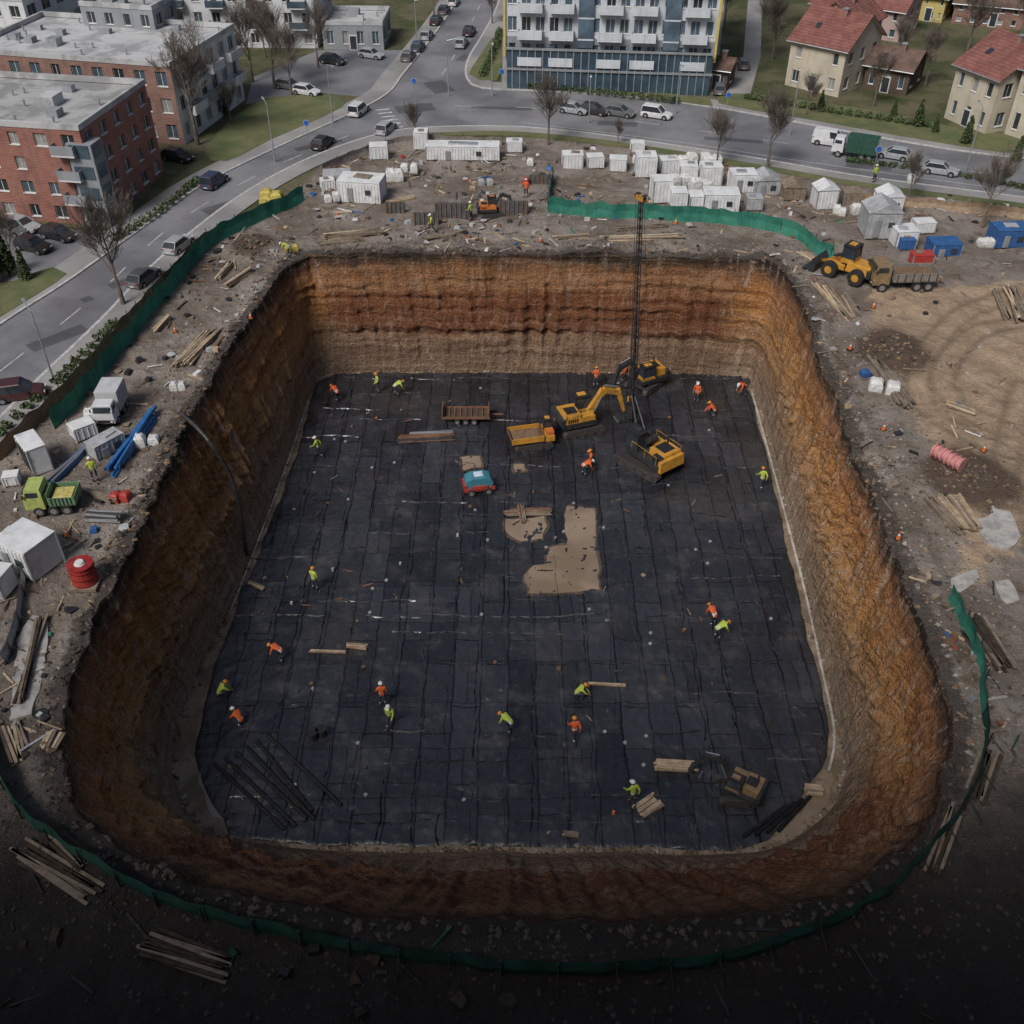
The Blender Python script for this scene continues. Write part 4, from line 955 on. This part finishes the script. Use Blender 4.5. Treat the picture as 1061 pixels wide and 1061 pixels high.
def bag(px,s,name='bulk_bag',mat=None,n=1):
    p=SG(*px); mb=MB(); mat=mat or whb
    for k in range(n):
        ox,oy=U(-.2,.2)+(k%2)*s*1.05,U(-.2,.2)+(k//2)*s*1.0
        hh=s*U(.8,1.25); prof=[(0,.44),(.12,.52),(.5,.55),(.85,.50),(1.0,.36),(1.06,.15)]
        b0=len(mb.v); N=16; kk=mb.mi(mat)
        for (tz,w) in prof:
            for i in range(N):
                a=2*math.pi*i/N; sq=1/max(abs(math.cos(a)),abs(math.sin(a)))**.85; r=w*s*.92*sq*(1+.10*noise.noise(Vector((math.cos(a)*2+px[0],math.sin(a)*2,tz*3+k))))
                mb.v.append((ox+r*math.cos(a),oy+r*math.sin(a),tz*hh+.05))
        for j in range(len(prof)-1):
            for i in range(N): i2_=(i+1)%N; mb.f.append((b0+j*N+i,b0+j*N+i2_,b0+(j+1)*N+i2_,b0+(j+1)*N+i)); mb.m.append(kk)
        mb.f.append(tuple(b0+(len(prof)-1)*N+i for i in range(N))); mb.m.append(kk)
        for i in (-1,1):
            for j in (-1,1): mb.cyl((ox+i*s*.4,oy+j*s*.4,hh*.9),(ox+i*s*.2,oy+j*s*.2,hh*1.2),.03,.03,mat,5)
        mb.box((ox,oy,.04),(s*1.1,s*1.1,.1),woodD)
    return mb.obj(name,loc=p,rz=U(-.4,.4),smooth=False)
for px,s,rz,mt_,pt in [((376,205),(4.6,2.8,2.2),-.15,whc,False),((480,164),(8.4,2.0,1.5),-.02,whc,False),((393,163),(2.0,1.6,1.4),.1,whc,False),((350,188),(3.0,2.0,.9),.1,gryt,False),((437,153),(1.6,1.6,1.9),0,whc,False),((745,218),(3.6,2.2,1.9),-.05,whc,False),((720,215),(1.5,1.8,1.5),.05,whc,False),((702,214),(1.6,1.8,1.7),0,whc,False),((684,207),(2.0,1.9,2.3),.1,whc,False),
    ((668,182),(2.2,2.0,2.2),0,whc,False),((640,176),(1.9,1.5,1.3),-.1,whc,False),((593,173),(2.3,1.6,1.5),0,whc,False),((616,174),(1.8,1.4,1.2),.1,whc,False),((768,196),(2.7,2.0,1.9),.05,whc,False),((791,198),(2.6,2.4,1.6),.1,gryt,True),((820,206),(2.2,2.0,1.3),0,woodD,True),((852,214),(2.2,2.0,2.0),.1,whc,True),((880,209),(1.9,1.9,1.3),0,woodD,False),((908,243),(3.2,3.0,2.6),0,gryt,True),((918,218),(2.4,2.2,1.8),0,whc,True),
    ((934,252),(2.2,2.0,1.5),.1,whc,False),((36,585),(2.8,2.4,2.3),-.5,whc,False),((14,500),(1.0,.8,.7),.2,whc,False),((533,157),(1.8,1.5,1.1),0,whc,False),((1,612),(1.6,1.6,1.5),-.2,whc,False),
    ((112,468),(2.4,1.2,1.1),.9,gryt,False),((88,452),(1.6,1.2,1.0),.7,whc,False),((660,157),(1.5,1.2,1.0),0,whc,False),((735,190),(2.2,1.9,2.0),.05,whc,False),((712,186),(1.9,1.7,1.7),-.08,whc,False),((692,178),(2.0,1.6,1.4),.1,whc,False),((340,196),(1.4,1.2,1.0),.3,whc,False),((780,216),(1.6,1.4,1.2),0,gryt,False),((955,240),(2.0,1.4,1.0),.1,whc,False)]:
    cabin(px,s,rz,mt_,pitched=pt)
cabin((40,482),(2.4,1.3,2.1),-.9,whc,'open_container',opened=True)
for px,s,m_ in [((1042,252),(3.2,2.2,1.7),blu),((976,262),(2.8,2.0,1.1),blu),((937,257),(1.4,1.5,.9),blu),((953,273),(2.0,1.2,.9),redp)]: cabin(px,s,.05,m_,'storage_container')
for px,s,n in [((732,172),1.2,3),((700,194),1.2,2),((757,185),1.1,2),((660,170),1.0,2),((1015,255),.9,2),((885,222),.9,2),((420,180),.9,2),((404,188),1.1,2),((550,172),.8,1),((975,212),.8,1),((943,190),.8,1),((907,405),1.1,2),((148,462),.8,2),((94,438),.9,2),((705,170),1.2,2),((720,200),1.2,2),((865,222),.8,2),((930,215),.9,1),((340,210),.8,2),((10,560),.8,1)]: bag(px,s,n=n)
for px,s,m_,n in [((275,213),1.3,M('yellow_tarp',(.42,.34,.08),.7),3),((182,402),.6,whb,2),((300,262),.6,M('yellow_tarp',(.5,.4,.05)),2),((895,392),.7,blu,1),((122,518),.7,redp,2),((545,193),.7,redp,1),((500,192),.7,gryt,2)]: bag(px,s,'tarpaulin_load',m_,n)
pk=M('pink_drum',(.46,.20,.19),.65)
for (u,v) in ((972,482),(985,492)):
    p=SG(u,v); mb=MB(); mb.cyl((-.55,0,.62),(.55,0,.62),.5,.5,pk,18)
    for x in (-.6,-.2,.2,.6): mb.cyl((x-.06,0,.62),(x+.06,0,.62),.62,.62,pk,20)
    mb.obj('pink_barrel',loc=p,rz=-.9,sc=.9)
p=SG(90,604); mb=MB(); mb.cyl((0,0,.2),(0,0,1.6),.75,.75,redp,20)
for z in (.3,.8,1.3,1.6): mb.cyl((0,0,z-.04),(0,0,z+.04),.79,.79,M('red_dark',(.25,.02,.02),.5),20)
mb.cyl((0,0,1.64),(0,0,1.8),.35,.25,frameW,12); mb.box((0,0,.1),(1.7,1.7,.2),woodD); mb.obj('red_tank',loc=p+Vector((.1,-.2,0)))
bluep=M('blue_pipe',(.03,.14,.36),.4)
bundle('blue_pipe_bundle',(118,492),(160,430),14,[bluep,bluep,bluep,gryt],0,1.0,.11,False,False,.2); bundle('blue_pipe_bundle',(50,505),(92,465),8,[bluep,hub],0,.8,.09,False,False,.2)
bundle('pipe_bundle',(92,538),(128,540),14,[steel,hub],0,.9,.09,False,False,.1)
W=[wood,woodL,woodD,woodD]
for a,b2,n,w in [((188,380),(222,345),16,1.4),((160,345),(175,330),8,.7),((225,292),(240,276),10,.7),((335,247),(398,240),14,1.2),((330,252),(375,249),8,.8),((625,248),(705,246),16,1.3),((640,238),(690,236),10,.8),((575,248),(610,246),8,.7),((850,295),(882,336),14,1.3),((875,308),(888,330),8,.8),((905,375),(940,425),16,1.2),((1045,300),(1061,335),12,1.2),((968,520),(1000,556),16,1.8),((985,520),(1010,555),10,1.0),((10,750),(22,790),8,1.2),((60,760),(50,778),8,1.0),((85,510),(120,523),8,.6),((830,262),(852,275),8,1),((1030,300),(1045,330),6,.8),((400,210),(430,205),8,.8),((980,420),(1010,430),6,.6),((235,300),(262,282),6,.5),((440,250),(470,246),6,.6)]:
    bundle('timber_stack',a,b2,n,W if R()<.8 else [woodD],0,w,.08,jit=.2)
for a,b2,n,w in [((1005,640),(1042,695),14,1.4),((1000,655),(1025,690),8,1.0),((1010,830),(1025,780),10,1.3),((20,730),(45,640),6,.5),((960,905),(985,840),8,1.2),((20,880),(100,930),12,1.2),((50,860),(90,900),8,1.0),((150,975),(240,1005),12,1.4)]:
    bundle('timber_stack',a,b2,n,[woodShade,woodShade,woodD],0,w,.08,jit=.2)
fp=M('formwork_panel_grey',(.07,.075,.08),.6,.3,1.5)
for (u,v,w,h) in ((470,226,3.8,1.6),(442,232,2.6,1.3),(532,222,3.0,1.5),(560,190,2.6,1.0),(410,222,2.0,1.1)):
    p=SG(u,v); mb=MB(); mb.box((0,0,h/2),(w,.15,h),fp,0,0,-.15)
    for k in range(int(w/.5)+1): mb.box((-w/2+.1+k*(w-.2)/int(w/.5),-.16,h/2),(.08,.1,h),rust,0,0,-.15)
    mb.obj('formwork_panel',loc=p)
conc=M('concrete',(.34,.325,.305),.9,.25,1.2,.3,0,.2,.6)
for px in ([(1010,535),(1040,530),(1055,560),(1035,572),(1015,560)],[(1030,602),(1045,600),(1056,622),(1042,626)],[(22,650),(46,640),(50,665),(32,740),(12,745)],[(985,600),(1010,590),(1015,600),(992,615)],[(880,205),(920,200),(925,215),(890,222)]):
    q=cr(PX(px),.6,True); q=[w+Vector((noise.noise(w)*.25,noise.noise(w+Vector((5,0,0)))*.25,0)) for w in q]; cz=sum(gz(w.x,w.y) for w in q)/len(q); sheet('concrete_slab',q,cz+.10,conc,.4)

# ------------------------------------------------------------ fences, lamps
def netm(name,a,b3,d):
    gfm,nt,b=newmat(name); tc=nd(nt,'ShaderNodeNewGeometry').outputs['Position']; n1=nz(nt,tc,.5,5,.7); n2=nz(nt,mapping(nt,tc,(3,3,.4)),1.5,3)
    c=mx(nt,mr(nt,n1,.35,.65),a,b3); c=mx(nt,mt(nt,'MULTIPLY',mr(nt,n2,.5,.7),.4),c,d); nt.links.new(c,b.inputs['Base Color']); b.inputs['Roughness'].default_value=.8; b.inputs['Specular IOR Level'].default_value=.2; return gfm
gfm=netm('green_fence_mesh',(.02,.13,.095),(.05,.21,.15),(.03,.08,.06)); gfd=netm('green_fence_shaded',(.012,.045,.034),(.02,.075,.055),(.02,.03,.025))  # second net is a darkened copy, near-side shade painted into its colour
def fence(px,h,mat,name,fold=.12,post=2.2,lean=0):
    pts=cr(PX(px),.35); e=empty(name,pts[0]); mb=MB(); o=pts[0]; pr=None; acc=0; pb=MB()
    for i,p in enumerate(pts):
        t=(pts[min(i+1,len(pts)-1)]-pts[max(i-1,0)]).normalized(); n=Vector((-t.y,t.x,0)); g_=gz(p.x,p.y)
        f=math.sin(i*.9)*fold*.4+noise.noise(p*.8)*fold*1.5; hh=h*(1+.22*noise.noise(p*.6)); 
        cur=[p+n*f*.4+Vector((0,0,g_-.1)),p+n*(f+.1)+Vector((0,0,g_+hh*.5)),p+n*(f*.6+lean)+Vector((0,0,g_+hh))]
        cur=[c_-o for c_ in cur]
        if pr:
            mb.poly([pr[0],cur[0],cur[1],pr[1]],mat); mb.poly([pr[1],cur[1],cur[2],pr[2]],mat); acc+=(cur[0]-pr[0]).length
            if acc>post: acc=0; q=p-o+n*.16; pb.cyl(q+Vector((0,0,g_-.1)),q+Vector((0,0,g_+h+.12)),.04,.04,steel,6); pb.cyl(q+Vector((0,0,g_+h*.8)),q+n*.9+Vector((0,0,g_)),.03,.03,steel,5)
        pr=cur
    mb.obj('netting',e); pb.obj('posts',e); return e
fence([(58,446),(95,405),(122,372),(160,325),(195,282),(222,255),(250,240),(285,222),(316,208)],1.7,gfm,'green_site_fence')
fence([(568,220),(640,226),(720,230),(780,236),(826,248),(845,262),(862,268)],1.6,gfm,'green_site_fence')
fence([(568,220),(570,202),(574,185)],1.2,gfm,'green_site_fence')
fence([(982,622),(998,655),(1012,690),(1016,740)],1.3,gfm,'green_site_fence')
fence([(1016,740),(1018,780),(1000,830),(960,885),(890,945),(800,985),(700,1005),(600,1012),(450,1000),(300,975),(180,942),(90,895),(30,850),(0,800),(-20,740)],1.2,gfd,'green_site_fence')
fence([(0,478),(40,440),(85,395),(125,350),(165,305),(200,268),(218,250)],1.3,M('hoarding_board',(.23,.15,.09),.85,.25,1.2),'timber_hoarding',.02,1.8)
fence([(335,178),(380,160),(430,150),(520,150)],1.0,M('barrier_grey',(.25,.22,.2),.8),'site_barrier',.05)
fence([(880,208),(960,216),(1061,228),(1150,240)],1.1,M('barrier_wood',(.30,.22,.15),.85),'site_barrier',.04)
fence([(0,600),(30,560),(20,640),(5,690)],.9,M('rail_grey',(.3,.3,.3),.7),'site_barrier',.03)
def lamp(u,v,h=7,rz=0):
    mb=MB(); mb.cyl((0,0,0),(0,0,1),.11,.09,metal,10); mb.cyl((0,0,1),(0,0,h),.08,.05,metal,8); mb.cyl((0,0,h),(1.3,0,h+.25),.045,.04,metal,6); mb.box((1.6,0,h+.26),(.75,.25,.12),metal,top=(.8,.7)); mb.box((1.6,0,h+.185),(.5,.18,.03),frameW)
    mb.obj('street_lamp',loc=S(u,v),rz=rz)
for a_ in ((55,392,6,2.2),(345,128,7,-1),(465,100,7,0),(510,100,6,1.5),(818,140,7,1.4),(1000,178,7,1.5),(285,168,6.5,2),(700,118,6,-1.5),(610,128,5,1.5),(432,45,6,0)): lamp(*a_)
for (u,v) in ((520,95),(430,105),(752,120),(320,150),(905,178)):
    p=S(u,v); mb=MB(); mb.cyl((0,0,0),(0,0,2.8),.04,.04,metal,6); mb.cyl((0,-.05,2.6),(0,-.08,2.6),.32,.32,M('sign_blue',(.03,.12,.45),.4),16); mb.cyl((0,-.03,2.6),(0,-.05,2.6),.35,.35,frameW,16); mb.obj('traffic_sign',loc=p)

# ------------------------------------------------------------ debris
def insite(x,y):
    return float(sdf(np.array([x]),np.array([y]),site_poly)[0])<-.6
def rimdist(x,y):
    i=int((math.atan2(y-C0.y,x-C0.x)+math.pi)/(2*math.pi)*NA)%NA; return math.hypot(x-C0.x,y-C0.y)-RR[i]
earth=M('lump_soil',(.14,.105,.08),.95,.3,2)
mb=MB(); mats=[wood,woodD,woodD,woodD,hub,rust,rust,earth,earth,earth,steel,steel,conc,gryt,gryt,black,whb]
rare=[bluep,redp,M('orange_plastic',(.5,.14,.03),.5),whb,gfm,blu]
cnt=0; dk=[woodShade,woodShade,steel,black,woodShade,gfd]  # debris in the near zone takes the shade-darkened copies
while cnt<1750:
    x,y=U(-55,60),U(14,128)
    d=rimdist(x,y)
    if d<.6 or not insite(x,y): continue
    low=y<34
    if low and R()<.8: continue
    if x>27 and y<100 and R()<.78: continue
    if noise.noise((x*.12,y*.12,7))<-.0 and R()<.75: continue
    z=gz(x,y); t=R(); m_=random.choice(mats if not low else dk); ww=W if not low else dk
    if not low and R()<.05: m_=random.choice(rare)
    if t<.40: mb.box((x,y,z+.06),(U(.3,2.0),U(.06,.16),U(.05,.12)),m_ if R()<.5 else random.choice(ww),U(0,3.14),U(-.06,.06))
    elif t<.80: k_=U(.12,.5); mb.box((x,y,z+k_*.25),(k_*U(.8,1.6),k_,k_*U(.4,.9)),m_,U(0,3.14),top=(U(.6,1),U(.6,1)))
    elif t<.92: a=U(0,6.28); l=U(.4,1.5); mb.cyl((x,y,z+.1),(x+math.cos(a)*l,y+math.sin(a)*l,z+.1),.05,.05,m_,7)
    else:
        a=U(0,6); mb.poly([(x+math.cos(a+k*1.05)*U(.2,.5),y+math.sin(a+k*1.05)*U(.2,.5),z+.08+U(0,.15)) for k in range(6)],random.choice((gryt,black,steel,woodD)) if not low else woodShade)
    cnt+=1
mb.obj('construction_debris')
mb=MB(); cl=[M('clod_dark',(.07,.055,.045),.95),M('clod_brown',(.17,.11,.07),.95),M('stone',(.26,.235,.205),.9)]
def rock(c,s,mat):
    b0=len(mb.v); k=mb.mi(mat)
    pts=[(0,0,.7),(0,0,-.5),(.9,0,0),(0,.9,0),(-.9,0,0),(0,-.9,0)]
    for p in pts: mb.v.append((c[0]+(p[0]+U(-.3,.3))*s,c[1]+(p[1]+U(-.3,.3))*s,c[2]+(p[2]+U(-.2,.2))*s))
    for f in ((0,2,3),(0,3,4),(0,4,5),(0,5,2),(1,3,2),(1,4,3),(1,5,4),(1,2,5)): mb.f.append(tuple(b0+i for i in f)); mb.m.append(k)
for _ in range(7000):
    i=random.randrange(NA); a=G[i]
    if R()<.7:
        s=abs(random.gauss(0,3.5)); r=RR[i]+s; x,y=C0.x+math.cos(a)*r,C0.y+math.sin(a)*r; rock((x,y,gz(x,y)+.03),U(.05,.2)*(1.3 if s<1 else .8),cl[0] if y<32 else random.choice(cl if s>.8 else cl[:1]*3+cl[1:2]))
    else:
        r=RF[i]-abs(random.gauss(0,.35))+.4; rock((C0.x+math.cos(a)*r,C0.y+math.sin(a)*r,-D+.08),U(.06,.25),random.choice(cl[1:2]*3+cl))
for (mp,rad) in ((mound1,3.2),(mound2,3.4),(mound3,2.2)):
    for _ in range(160):
        a=U(0,6.28); r=abs(random.gauss(0,.6))*rad; x,y=mp.x+math.cos(a)*r,mp.y+math.sin(a)*r*1.1
        if rimdist(x,y)>1: rock((x,y,gz(x,y)+.05),U(.08,.28),cl[0] if R()<.7 else cl[1])
mb.obj('soil_clods')
mb=MB()
for _ in range(150):
    x,y=U(-21,23),U(36,88)
    if not inmem(x,y,.6): continue
    t=R()
    if t<.5: mb.box((x,y,MZ+.08),(U(.2,1.0),U(.05,.12),.06),random.choice([woodD,steel,dusty,rust,strip]),U(0,3.1))
    elif t<.92: mb.box((x,y,MZ+.1),(U(.12,.35),U(.12,.3),U(.08,.2)),random.choice([woodD,steel,dusty,rust,strip]),U(0,3.1))
    else: mb.cyl((x,y,MZ),(x,y,MZ+.25),.12,.1,random.choice([conc,orange,gryt]),8)
mb.obj('small_tools')
cone=M('cone_orange',(.6,.13,.02),.5)
mb=MB(); mb.box((0,0,.03),(.4,.4,.06),black); mb.cyl((0,0,.06),(0,0,.35),.16,.09,cone,12); mb.cyl((0,0,.35),(0,0,.47),.095,.065,frameW,12); mb.cyl((0,0,.47),(0,0,.72),.062,.025,cone,12); cmesh=mb.mesh('traffic_cone')
for (u,v) in ((915,447),(1018,470),(905,318),(350,222),(560,250),(930,560),(70,555),(182,345),(880,365),(260,330),(700,232)): place('traffic_cone',cmesh,SG(u,v),U(0,3),1.0)

# ------------------------------------------------------------ workers
hvO=M('hivis_orange',(.58,.11,.03),.75,.15,6,0,0,.3,.25); hvY=M('hivis_yellow',(.38,.46,.07),.75,.15,6,0,0,.3,.25); navy=M('work_trousers',(.03,.035,.05),.85,.2,6); skin=M('skin',(.42,.24,.17),.6,.05,6,0,0,.4,0); boot=M('boots',(.03,.022,.017),.7); refl=M('reflective_band',(.5,.52,.52),.35); helW=M('helmet_white',(.6,.6,.58),.35,.05); helO=M('helmet_orange',(.55,.2,.03),.35,.05); hair=M('hair',(.04,.025,.015),.8); eye=M('eye_dark',(.02,.02,.02),.3); lip=M('lips',(.3,.12,.1),.6)
POSE={
'stand':dict(pel=(0,0,.96),sp=(0,.0,1.18),ch=(0,0,1.38),nk=(0,.01,1.52),hd=(0,.03,1.66),sh=[(.19,0,1.43),(-.19,0,1.43)],el=[(.27,-.02,1.15),(-.27,.05,1.16)],wr=[(.26,.10,.93),(-.20,.26,1.05)],hp=[(.1,0,.93),(-.1,0,.93)],kn=[(.13,.03,.5),(-.13,.02,.5)],an=[(.14,-.02,.10),(-.15,-.02,.10)],hdir=(0,.3,-1)),
'walk':dict(pel=(0,0,.94),sp=(0,.03,1.16),ch=(0,.06,1.36),nk=(0,.08,1.50),hd=(0,.12,1.63),sh=[(.19,.05,1.41),(-.19,.07,1.41)],el=[(.25,-.15,1.16),(-.25,.20,1.17)],wr=[(.24,-.12,.92),(-.22,.40,1.06)],hp=[(.1,0,.91),(-.1,0,.91)],kn=[(.11,.22,.53),(-.11,-.06,.5)],an=[(.11,.30,.10),(-.11,-.38,.17)],hdir=(0,.4,-1)),
'bend':dict(pel=(0,-.12,.90),sp=(0,.06,1.05),ch=(0,.26,1.14),nk=(0,.40,1.16),hd=(0,.53,1.14),sh=[(.19,.32,1.15),(-.19,.32,1.15)],el=[(.25,.42,.88),(-.25,.40,.86)],wr=[(.16,.55,.64),(-.15,.52,.62)],hp=[(.1,-.12,.87),(-.1,-.12,.87)],kn=[(.14,.06,.5),(-.14,.0,.48)],an=[(.15,.02,.10),(-.15,-.12,.10)],hdir=(0,.2,-1)),
'crouch':dict(pel=(0,-.18,.42),sp=(0,-.05,.62),ch=(0,.10,.78),nk=(0,.20,.89),hd=(0,.29,.98),sh=[(.19,.13,.82),(-.19,.13,.82)],el=[(.26,.32,.60),(-.26,.32,.58)],wr=[(.14,.50,.40),(-.12,.50,.36)],hp=[(.1,-.18,.40),(-.1,-.18,.40)],kn=[(.18,.22,.50),(-.16,.10,.16)],an=[(.16,.10,.10),(-.14,-.30,.12)],hdir=(0,.4,-1)),
}
def worker_mesh(pose,hv,hel):
    P=POSE[pose]; V=[];E=[];Rd=[];seg=[]
    def a(p,r): V.append(Vector(p));Rd.append(r);return len(V)-1
    def e(i,j,lab): E.append((i,j));seg.append((V[i],V[j],lab))
    pel=a(P['pel'],.15);sp=a(P['sp'],.145);ch=a(P['ch'],.165);nk=a(P['nk'],.062);hd=a(P['hd'],.10)
    hv_=(Vector(P['hd'])-Vector(P['nk'])).normalized(); ht=a(Vector(P['hd'])+hv_*.07,.085)
    e(pel,sp,'top');e(sp,ch,'top');e(ch,nk,'top');e(nk,hd,'skin');e(hd,ht,'skin')
    for s in (0,1):
        sg=1 if s==0 else -1
        sh=a(P['sh'][s],.082);el=a(P['el'][s],.055);wr=a(P['wr'][s],.036); e(ch,sh,'top');e(sh,el,'top');e(el,wr,'top')
        d=(V[wr]-V[el]).normalized(); d=(d*.6+Vector(P['hdir']).normalized()*.4).normalized(); side=Vector((0,1,0)).cross(d); side=side.normalized() if side.length>.1 else Vector((1,0,0)); fw=d.cross(side).normalized()
        pm=a(V[wr]+d*.075,.034); e(wr,pm,'skin')
        for k,(o,l) in enumerate(((-.03,.055),(-.01,.07),(.01,.066),(.03,.05))):
            f1=a(V[pm]+d*.04+fw*o,.010); f2=a(V[f1]+d*l*.5+side*.008*sg,.009); f3=a(V[f2]+d*l*.4-side*.02*sg,.008); e(pm,f1,'skin');e(f1,f2,'skin');e(f2,f3,'skin')
        t1=a(V[wr]+d*.04+fw*.045,.011); t2=a(V[t1]+d*.03+fw*.02,.009); e(pm,t1,'skin'); e(t1,t2,'skin')
        hp=a(P['hp'][s],.10);kn=a(P['kn'][s],.068);an=a(P['an'][s],.05); e(pel,hp,'leg');e(hp,kn,'leg');e(kn,an,'leg')
        hl=a(V[an]+Vector((0,-.05,-.05)),.045); to=a(V[an]+Vector((0,.16,-.055)),.042); e(an,hl,'boot'); e(an,to,'boot')
    me=bpy.data.meshes.new('t'); me.from_pydata([tuple(v) for v in V],E,[]); ob=bpy.data.objects.new('t',me); COL.objects.link(ob)
    ob.modifiers.new('s','SKIN'); sv=me.skin_vertices[0].data
    for i,r in enumerate(Rd): sv[i].radius=(r,r*(.8 if i in (sp,ch,pel) else 1)); 
    for i in range(len(Rd)): sv[i].use_root=(i==0)
    sb=ob.modifiers.new('u','SUBSURF'); sb.levels=1
    dg=bpy.context.evaluated_depsgraph_get(); dg.update(); ev=ob.evaluated_get(dg); m2=bpy.data.meshes.new_from_object(ev)
    mb=MB(); lab={'top':hv,'skin':skin,'leg':navy,'boot':boot}
    for mm_ in (hv,skin,navy,boot,refl): mb.mi(mm_)
    mb.v=[tuple(v.co) for v in m2.vertices]
    for pl_ in m2.polygons:
        c=pl_.center; best=None;bd=9
        for (p,q,l) in seg:
            dd=q-p; t=max(0,min(1,(c-p).dot(dd)/max(dd.length_squared,1e-9))); ds=(c-(p+dd*t)).length
            if l=='top': ds-=.04
            if ds<bd: bd=ds;best=(l,t,p,q)
        l,t,p,q=best; m_=lab[l]
        if l=='top' and (p-V[pel]).length<.01 and .35<t<.65: m_=refl
        if l=='leg' and (q-p).length>.3 and p.z<V[pel].z-.2 and .45<t<.6: m_=refl
        mb.f.append(tuple(pl_.vertices)); mb.m.append(mb.mi(m_))
    up=hv_; fw=Vector((0,1,0)); fw=(fw-up*fw.dot(up)); fw=fw.normalized() if fw.length>.2 else Vector((0,0,-1)); rt_=fw.cross(up)
    if pose in('bend','crouch'): up=(up+Vector((0,0,.7))).normalized(); fw=(Vector((0,1,-.35))); fw=(fw-up*fw.dot(up)).normalized(); rt_=fw.cross(up)
    hc=V[hd]+hv_*.03
    def T(x,y,z): return hc+rt_*x+fw*y+up*z
    for s in (-1,1): mb.sph(T(s*.034,.088,.0),.013,eye,6,4); mb.sph(T(s*.098,0,-.01),.028,skin,6,4,(.5,.8,1.1))
    mb.cyl(T(0,.085,.015),T(0,.118,-.028),.010,.017,skin,6); mb.cyl(T(-.025,.092,-.055),T(.025,.092,-.055),.008,.008,lip,5)
    b0=len(mb.v); N=14; kk=mb.mi(hel); 
    for j in range(6):
        ph=math.pi/2*j/5
        for i in range(N):
            an=2*math.pi*i/N; mb.v.append(tuple(T(.128*math.cos(ph)*math.cos(an),.145*math.cos(ph)*math.sin(an),.035+.125*math.sin(ph))))
    for j in range(5):
        for i in range(N): i2_=(i+1)%N; mb.f.append((b0+j*N+i,b0+j*N+i2_,b0+(j+1)*N+i2_,b0+(j+1)*N+i)); mb.m.append(kk)
    mb.poly([T(x,y,.036) for x,y in ((-.11,.09),(-.07,.19),(0,.215),(.07,.19),(.11,.09))],hel)
    b0=len(mb.v); kk=mb.mi(hair)
    for z,r in ((-.05,.098),(.04,.112)):
        for i in range(9):
            an=math.pi+math.pi*i/8; mb.v.append(tuple(T(r*math.cos(an),r*math.sin(an),z)))
    for i in range(8): mb.f.append((b0+i,b0+i+1,b0+9+i+1,b0+9+i)); mb.m.append(kk)
    bpy.data.objects.remove(ob)
    return mb.mesh('construction_worker',True)
_w={}
def worker(u,v,col,pose,rz,fl=True,hel='W'):
    k=(col,pose,hel)
    if k not in _w: _w[k]=worker_mesh(pose,hvO if col=='o' else hvY,helW if hel=='W' else helO)
    p=F(u,v,.02) if fl else SG(u,v)+Vector((0,0,.02))
    place('construction_worker',_w[k],p,rz,1.3 if fl else 1.15)
for w in [(350,416,'o','bend',.8),(392,407,'y','stand',2),(411,410,'y','bend',-1.2),(331,474,'y','walk',1.4),(327,611,'y','stand',-.5),(292,685,'o','bend',1.3),(397,731,'o','stand',.2),(405,752,'y','walk',3),(528,759,'y','bend',1.0),(595,768,'o','walk',.3),(600,723,'y','crouch',-1.5),(738,648,'o','bend',.4),(743,662,'y','bend',-1.2),(655,834,'y','walk',.6),(231,722,'y','crouch',-1.0),(249,750,'o','crouch',1.0),(605,493,'o','bend',-1.3),(612,487,'o','walk',1.9),(721,417,'o','stand',2.6),(738,430,'o','crouch',1.2),(788,507,'y','walk',.3),(617,401,'o','stand',0),(648,398,'o','walk',1.5),(770,410,'o','bend',2.0)]:
    worker(*w,hel='W' if R()<.4 else 'O')
for w in [(488,228,'y','stand',1),(448,242,'y','walk',2),(100,500,'y','stand',.4),(300,268,'y','bend',1.4),(545,205,'o','stand',0),(905,190,'y','stand',.5)]: worker(*w,fl=False)

# ------------------------------------------------------------ light, camera
el,azm=48,214  # sun behind and slightly left of the viewpoint
az=math.radians(azm)
w=bpy.data.worlds.new('World'); scene.world=w; w.use_nodes=True; nt=w.node_tree
sky=nt.nodes.new('ShaderNodeTexSky'); sky.sky_type='NISHITA'; sky.sun_disc=False; sky.sun_elevation=math.radians(el); sky.sun_rotation=az; sky.dust_density=4.0; sky.air_density=1.0
bg=nt.nodes['Background']; nt.links.new(sky.outputs[0],bg.inputs[0]); bg.inputs[1].default_value=.07
sd_=Vector((math.sin(az)*math.cos(math.radians(el)),math.cos(az)*math.cos(math.radians(el)),math.sin(math.radians(el))))
l=bpy.data.lights.new('sun','SUN'); l.energy=2.9; l.angle=math.radians(20); l.color=(1,.97,.94)
so=bpy.data.objects.new('sun',l); COL.objects.link(so); so.rotation_euler=(-sd_).to_track_quat('-Z','Y').to_euler(); so.location=(0,0,100)
scene.view_settings.view_transform='Standard'; scene.view_settings.look='None'; scene.view_settings.exposure=0
cd=bpy.data.cameras.new('camera'); cd.sensor_width=36; cd.lens=36.0; cd.clip_end=6000; cd.clip_start=.5
co=bpy.data.objects.new('camera',cd); COL.objects.link(co); co.location=(0,0,H); co.rotation_euler=(math.pi/2-TH,0,0); scene.camera=co
